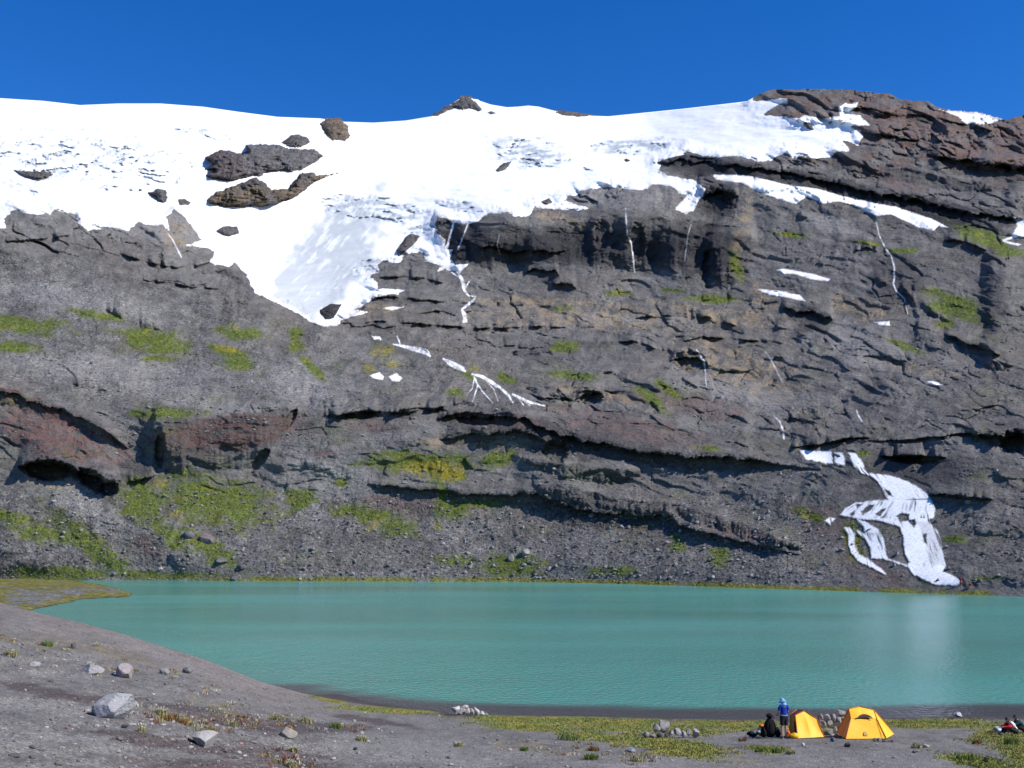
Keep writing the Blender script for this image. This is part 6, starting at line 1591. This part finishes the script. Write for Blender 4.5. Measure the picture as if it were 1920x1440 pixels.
# two people sitting at the right edge
SIT = {'pelvis': (0, 0.20, 0.13), 'belly': (0, 0.12, 0.24), 'chest': (0, -0.04, 0.43), 'neck': (0, -0.13, 0.56), 'skull': (0, -0.20, 0.66), 'sh_l': (0.17, -0.06, 0.50), 'el_l': (0.22, -0.26, 0.36), 'wr_l': (0.12, -0.45, 0.36),
       'sh_r': (-0.17, -0.06, 0.50), 'el_r': (-0.22, -0.26, 0.36), 'wr_r': (-0.12, -0.45, 0.36), 'hip_l': (0.10, 0.16, 0.12), 'kn_l': (0.13, -0.28, 0.36), 'an_l': (0.12, -0.50, 0.08), 'toe_l': (0.12, -0.64, 0.045),
       'hip_r': (-0.10, 0.16, 0.12), 'kn_r': (-0.13, -0.24, 0.40), 'an_r': (-0.12, -0.44, 0.08), 'toe_r': (-0.12, -0.58, 0.045)}
g = ground(1898, 1377)
make_person(g, -math.pi / 2 + 0.12, SIT, {'jacket': M_REDC, 'trousers': M_DK, 'yoke': (M_WHITE, 1)}, 'person in a red and white jacket sitting on the grass leaning forward', 'people sitting at the right edge', head_dir=(0, -1, -0.2), scale=1.02)
g = ground(1914, 1373)
make_person(g, -math.pi / 2 - 0.25, SIT, {'jacket': M_GREEN, 'trousers': M_DK}, 'person in a dark green jacket sitting at the right edge behind the red jacket', 'people sitting at the right edge', head_dir=(0.2, -1, 0), scale=1.04)

# hikers by the foot of the big cascade
def far_ground(u, v):
    return P(float(u), float(v), float(rockD(np.array([[float(u)]]), np.array([[float(v)]]))[0, 0]))
for (u, v, pose, rz, lab) in ((1800, 1097, 'stand', 2.6, 'tiny hiker in red standing at the right end of the cascade foot'), (1756, 1091, 'sit', 1.0, 'tiny hiker in red sitting at the foot of the cascade'), (1817, 1099, 'sit', 0.4, 'tiny hiker in dark red crouching right of the standing one by the cascade')):
    p = far_ground(u, v)
    if pose == 'stand': make_person(p + (0, -0.4, 0.0), rz, STAND, {'jacket': M_REDC, 'trousers': M_REDC if u == 1800 else M_DK}, lab, 'hikers by the cascade')
    else: make_person(p + (0, -0.4, 0.05), rz, SIT, {'jacket': M_REDC, 'trousers': M_DK}, lab, 'hikers by the cascade')

# ------------------------------------------------------------------ camp gear
M_BLACK = cloth('black_nylon', (0.010, 0.010, 0.012)); M_OR = cloth('orange_nylon', (0.62, 0.16, 0.02)); M_GREY = cloth('grey_bag', (0.30, 0.31, 0.31)); M_TEAL = cloth('teal_bag', (0.12, 0.22, 0.18)); M_STEEL = plain('pole_metal', (0.42, 0.42, 0.40), 0.35, 0.5, 0.05, metal=0.6)
def lump(name, seed, size, loc, mat, parent, keep=0.82, cuts=6, rz=0.0, taper=0.0):
    v, f = stone_geo(seed, 3, cuts, keep)
    v = v * 0.5
    if taper: v[:, :2] *= (1 - taper * (v[:, 2:3] + 0.5))
    c, s = math.cos(rz), math.sin(rz); x = v[:, 0] * size[0]; y = v[:, 1] * size[1]
    v = np.stack([x * c - y * s + loc[0], x * s + y * c + loc[1], v[:, 2] * size[2] + loc[2]], -1)
    return add_obj(name, np_mesh(name, v, f, True), parent, mat)
g = ground(1446, 1383)
rk = empty('rucksack', g); tag(rk, 'tall black rucksack heap under dark cloth left of the standing person', 'rucksack')
lump('main_bag', 31, (0.86, 0.6, 0.95), (0.0, 0.2, 0.46), M_BLACK, rk, 0.85, 5, 0, 0.62)
lump('top_hood', 32, (0.30, 0.30, 0.24), (0.0, 0.2, 0.93), M_BLACK, rk, 0.85, 5)
lump('side_pocket', 33, (0.36, 0.4, 0.5), (-0.32, 0.1, 0.24), M_BLACK, rk, 0.85, 5, 0.3, 0.3)
lump('side_pocket', 34, (0.34, 0.4, 0.46), (0.33, 0.1, 0.22), M_BLACK, rk, 0.85, 5, -0.3, 0.3)
tube('shoulder_strap', [(-0.10, -0.03, 0.80), (-0.16, -0.12, 0.55), (-0.18, -0.14, 0.3)], 0.025, M_DK, rk, 6)
tube('shoulder_strap', [(0.10, -0.03, 0.80), (0.16, -0.12, 0.55), (0.18, -0.14, 0.3)], 0.025, M_DK, rk, 6)
g2 = ground(1456, 1383.5)
tp = empty('trekking_pole', g2); tag(tp, 'thin grey trekking pole leaning on the black rucksack heap', 'trekking pole')
tube('shaft', [(0.30, 0.0, 0.0), (-0.02, 0.18, 0.80)], 0.012, M_STEEL, tp, 6); tube('grip', [(-0.02, 0.18, 0.80), (-0.06, 0.205, 0.92)], 0.02, M_DK, tp, 6)
g = ground(1428, 1381)
b1 = empty('stuff_sack', g); tag(b1, 'small bag with an orange top and teal side left of the black rucksack', 'bag')
lump('bag_body', 41, (0.36, 0.3, 0.42), (0, 0.1, 0.2), M_TEAL, b1, 0.85, 5); lump('bag_top', 42, (0.26, 0.24, 0.2), (0.04, 0.1, 0.45), M_OR, b1, 0.85, 5)
g = ground(1411, 1382)
b2 = empty('stuff_sack', g); tag(b2, 'low black bag with pale patches, leftmost of the camp gear', 'bag')
lump('bag_body', 43, (0.55, 0.34, 0.26), (0, 0.1, 0.12), M_BLACK, b2, 0.85, 5); lump('bag_flap', 44, (0.24, 0.2, 0.12), (0.02, 0.0, 0.2), M_GREY, b2, 0.85, 5); lump('bag_flap', 45, (0.2, 0.2, 0.14), (0.30, 0.05, 0.22), M_GREY, b2, 0.85, 5)
g = ground(1482, 1385)
b3 = empty('stuff_sack', g); tag(b3, 'crumpled orange sack on the ground behind the standing person', 'bag')
lump('bag_body', 46, (0.24, 0.22, 0.34), (-0.05, 0.25, 0.16), M_OR, b3, 0.85, 6); lump('drawstring_neck', 47, (0.12, 0.12, 0.10), (-0.05, 0.25, 0.36), M_OR, b3, 0.85, 4)
g = ground(1872, 1373)
b4 = empty('day_pack', g); tag(b4, 'pale grey day pack lying on a dark mat by the seated people', 'bag')
lump('pack_body', 48, (0.40, 0.3, 0.26), (0, 0.1, 0.15), M_GREY, b4, 0.85, 5); lump('pack_pocket', 49, (0.22, 0.16, 0.16), (0.03, -0.04, 0.10), M_WHITE, b4, 0.85, 4); tube('strap', [(-0.2, 0.0, 0.2), (-0.28, -0.05, 0.1), (-0.32, -0.05, 0.02)], 0.015, M_DK, b4, 5)
g = ground(1868, 1374)
mt = add_obj('sleeping_mat', np_mesh('sleeping_mat', *(lambda vf: (vf[0] * np.array((0.42, 0.3, 0.035)) + np.array((g[0], g[1] + 0.1, g[2] + 0.02)), vf[1]))(stone_geo(50, 2, 4, 0.9)), True), None, M_DK)
tag(mt, 'dark flat mat under the pale day pack at the right', 'mat')
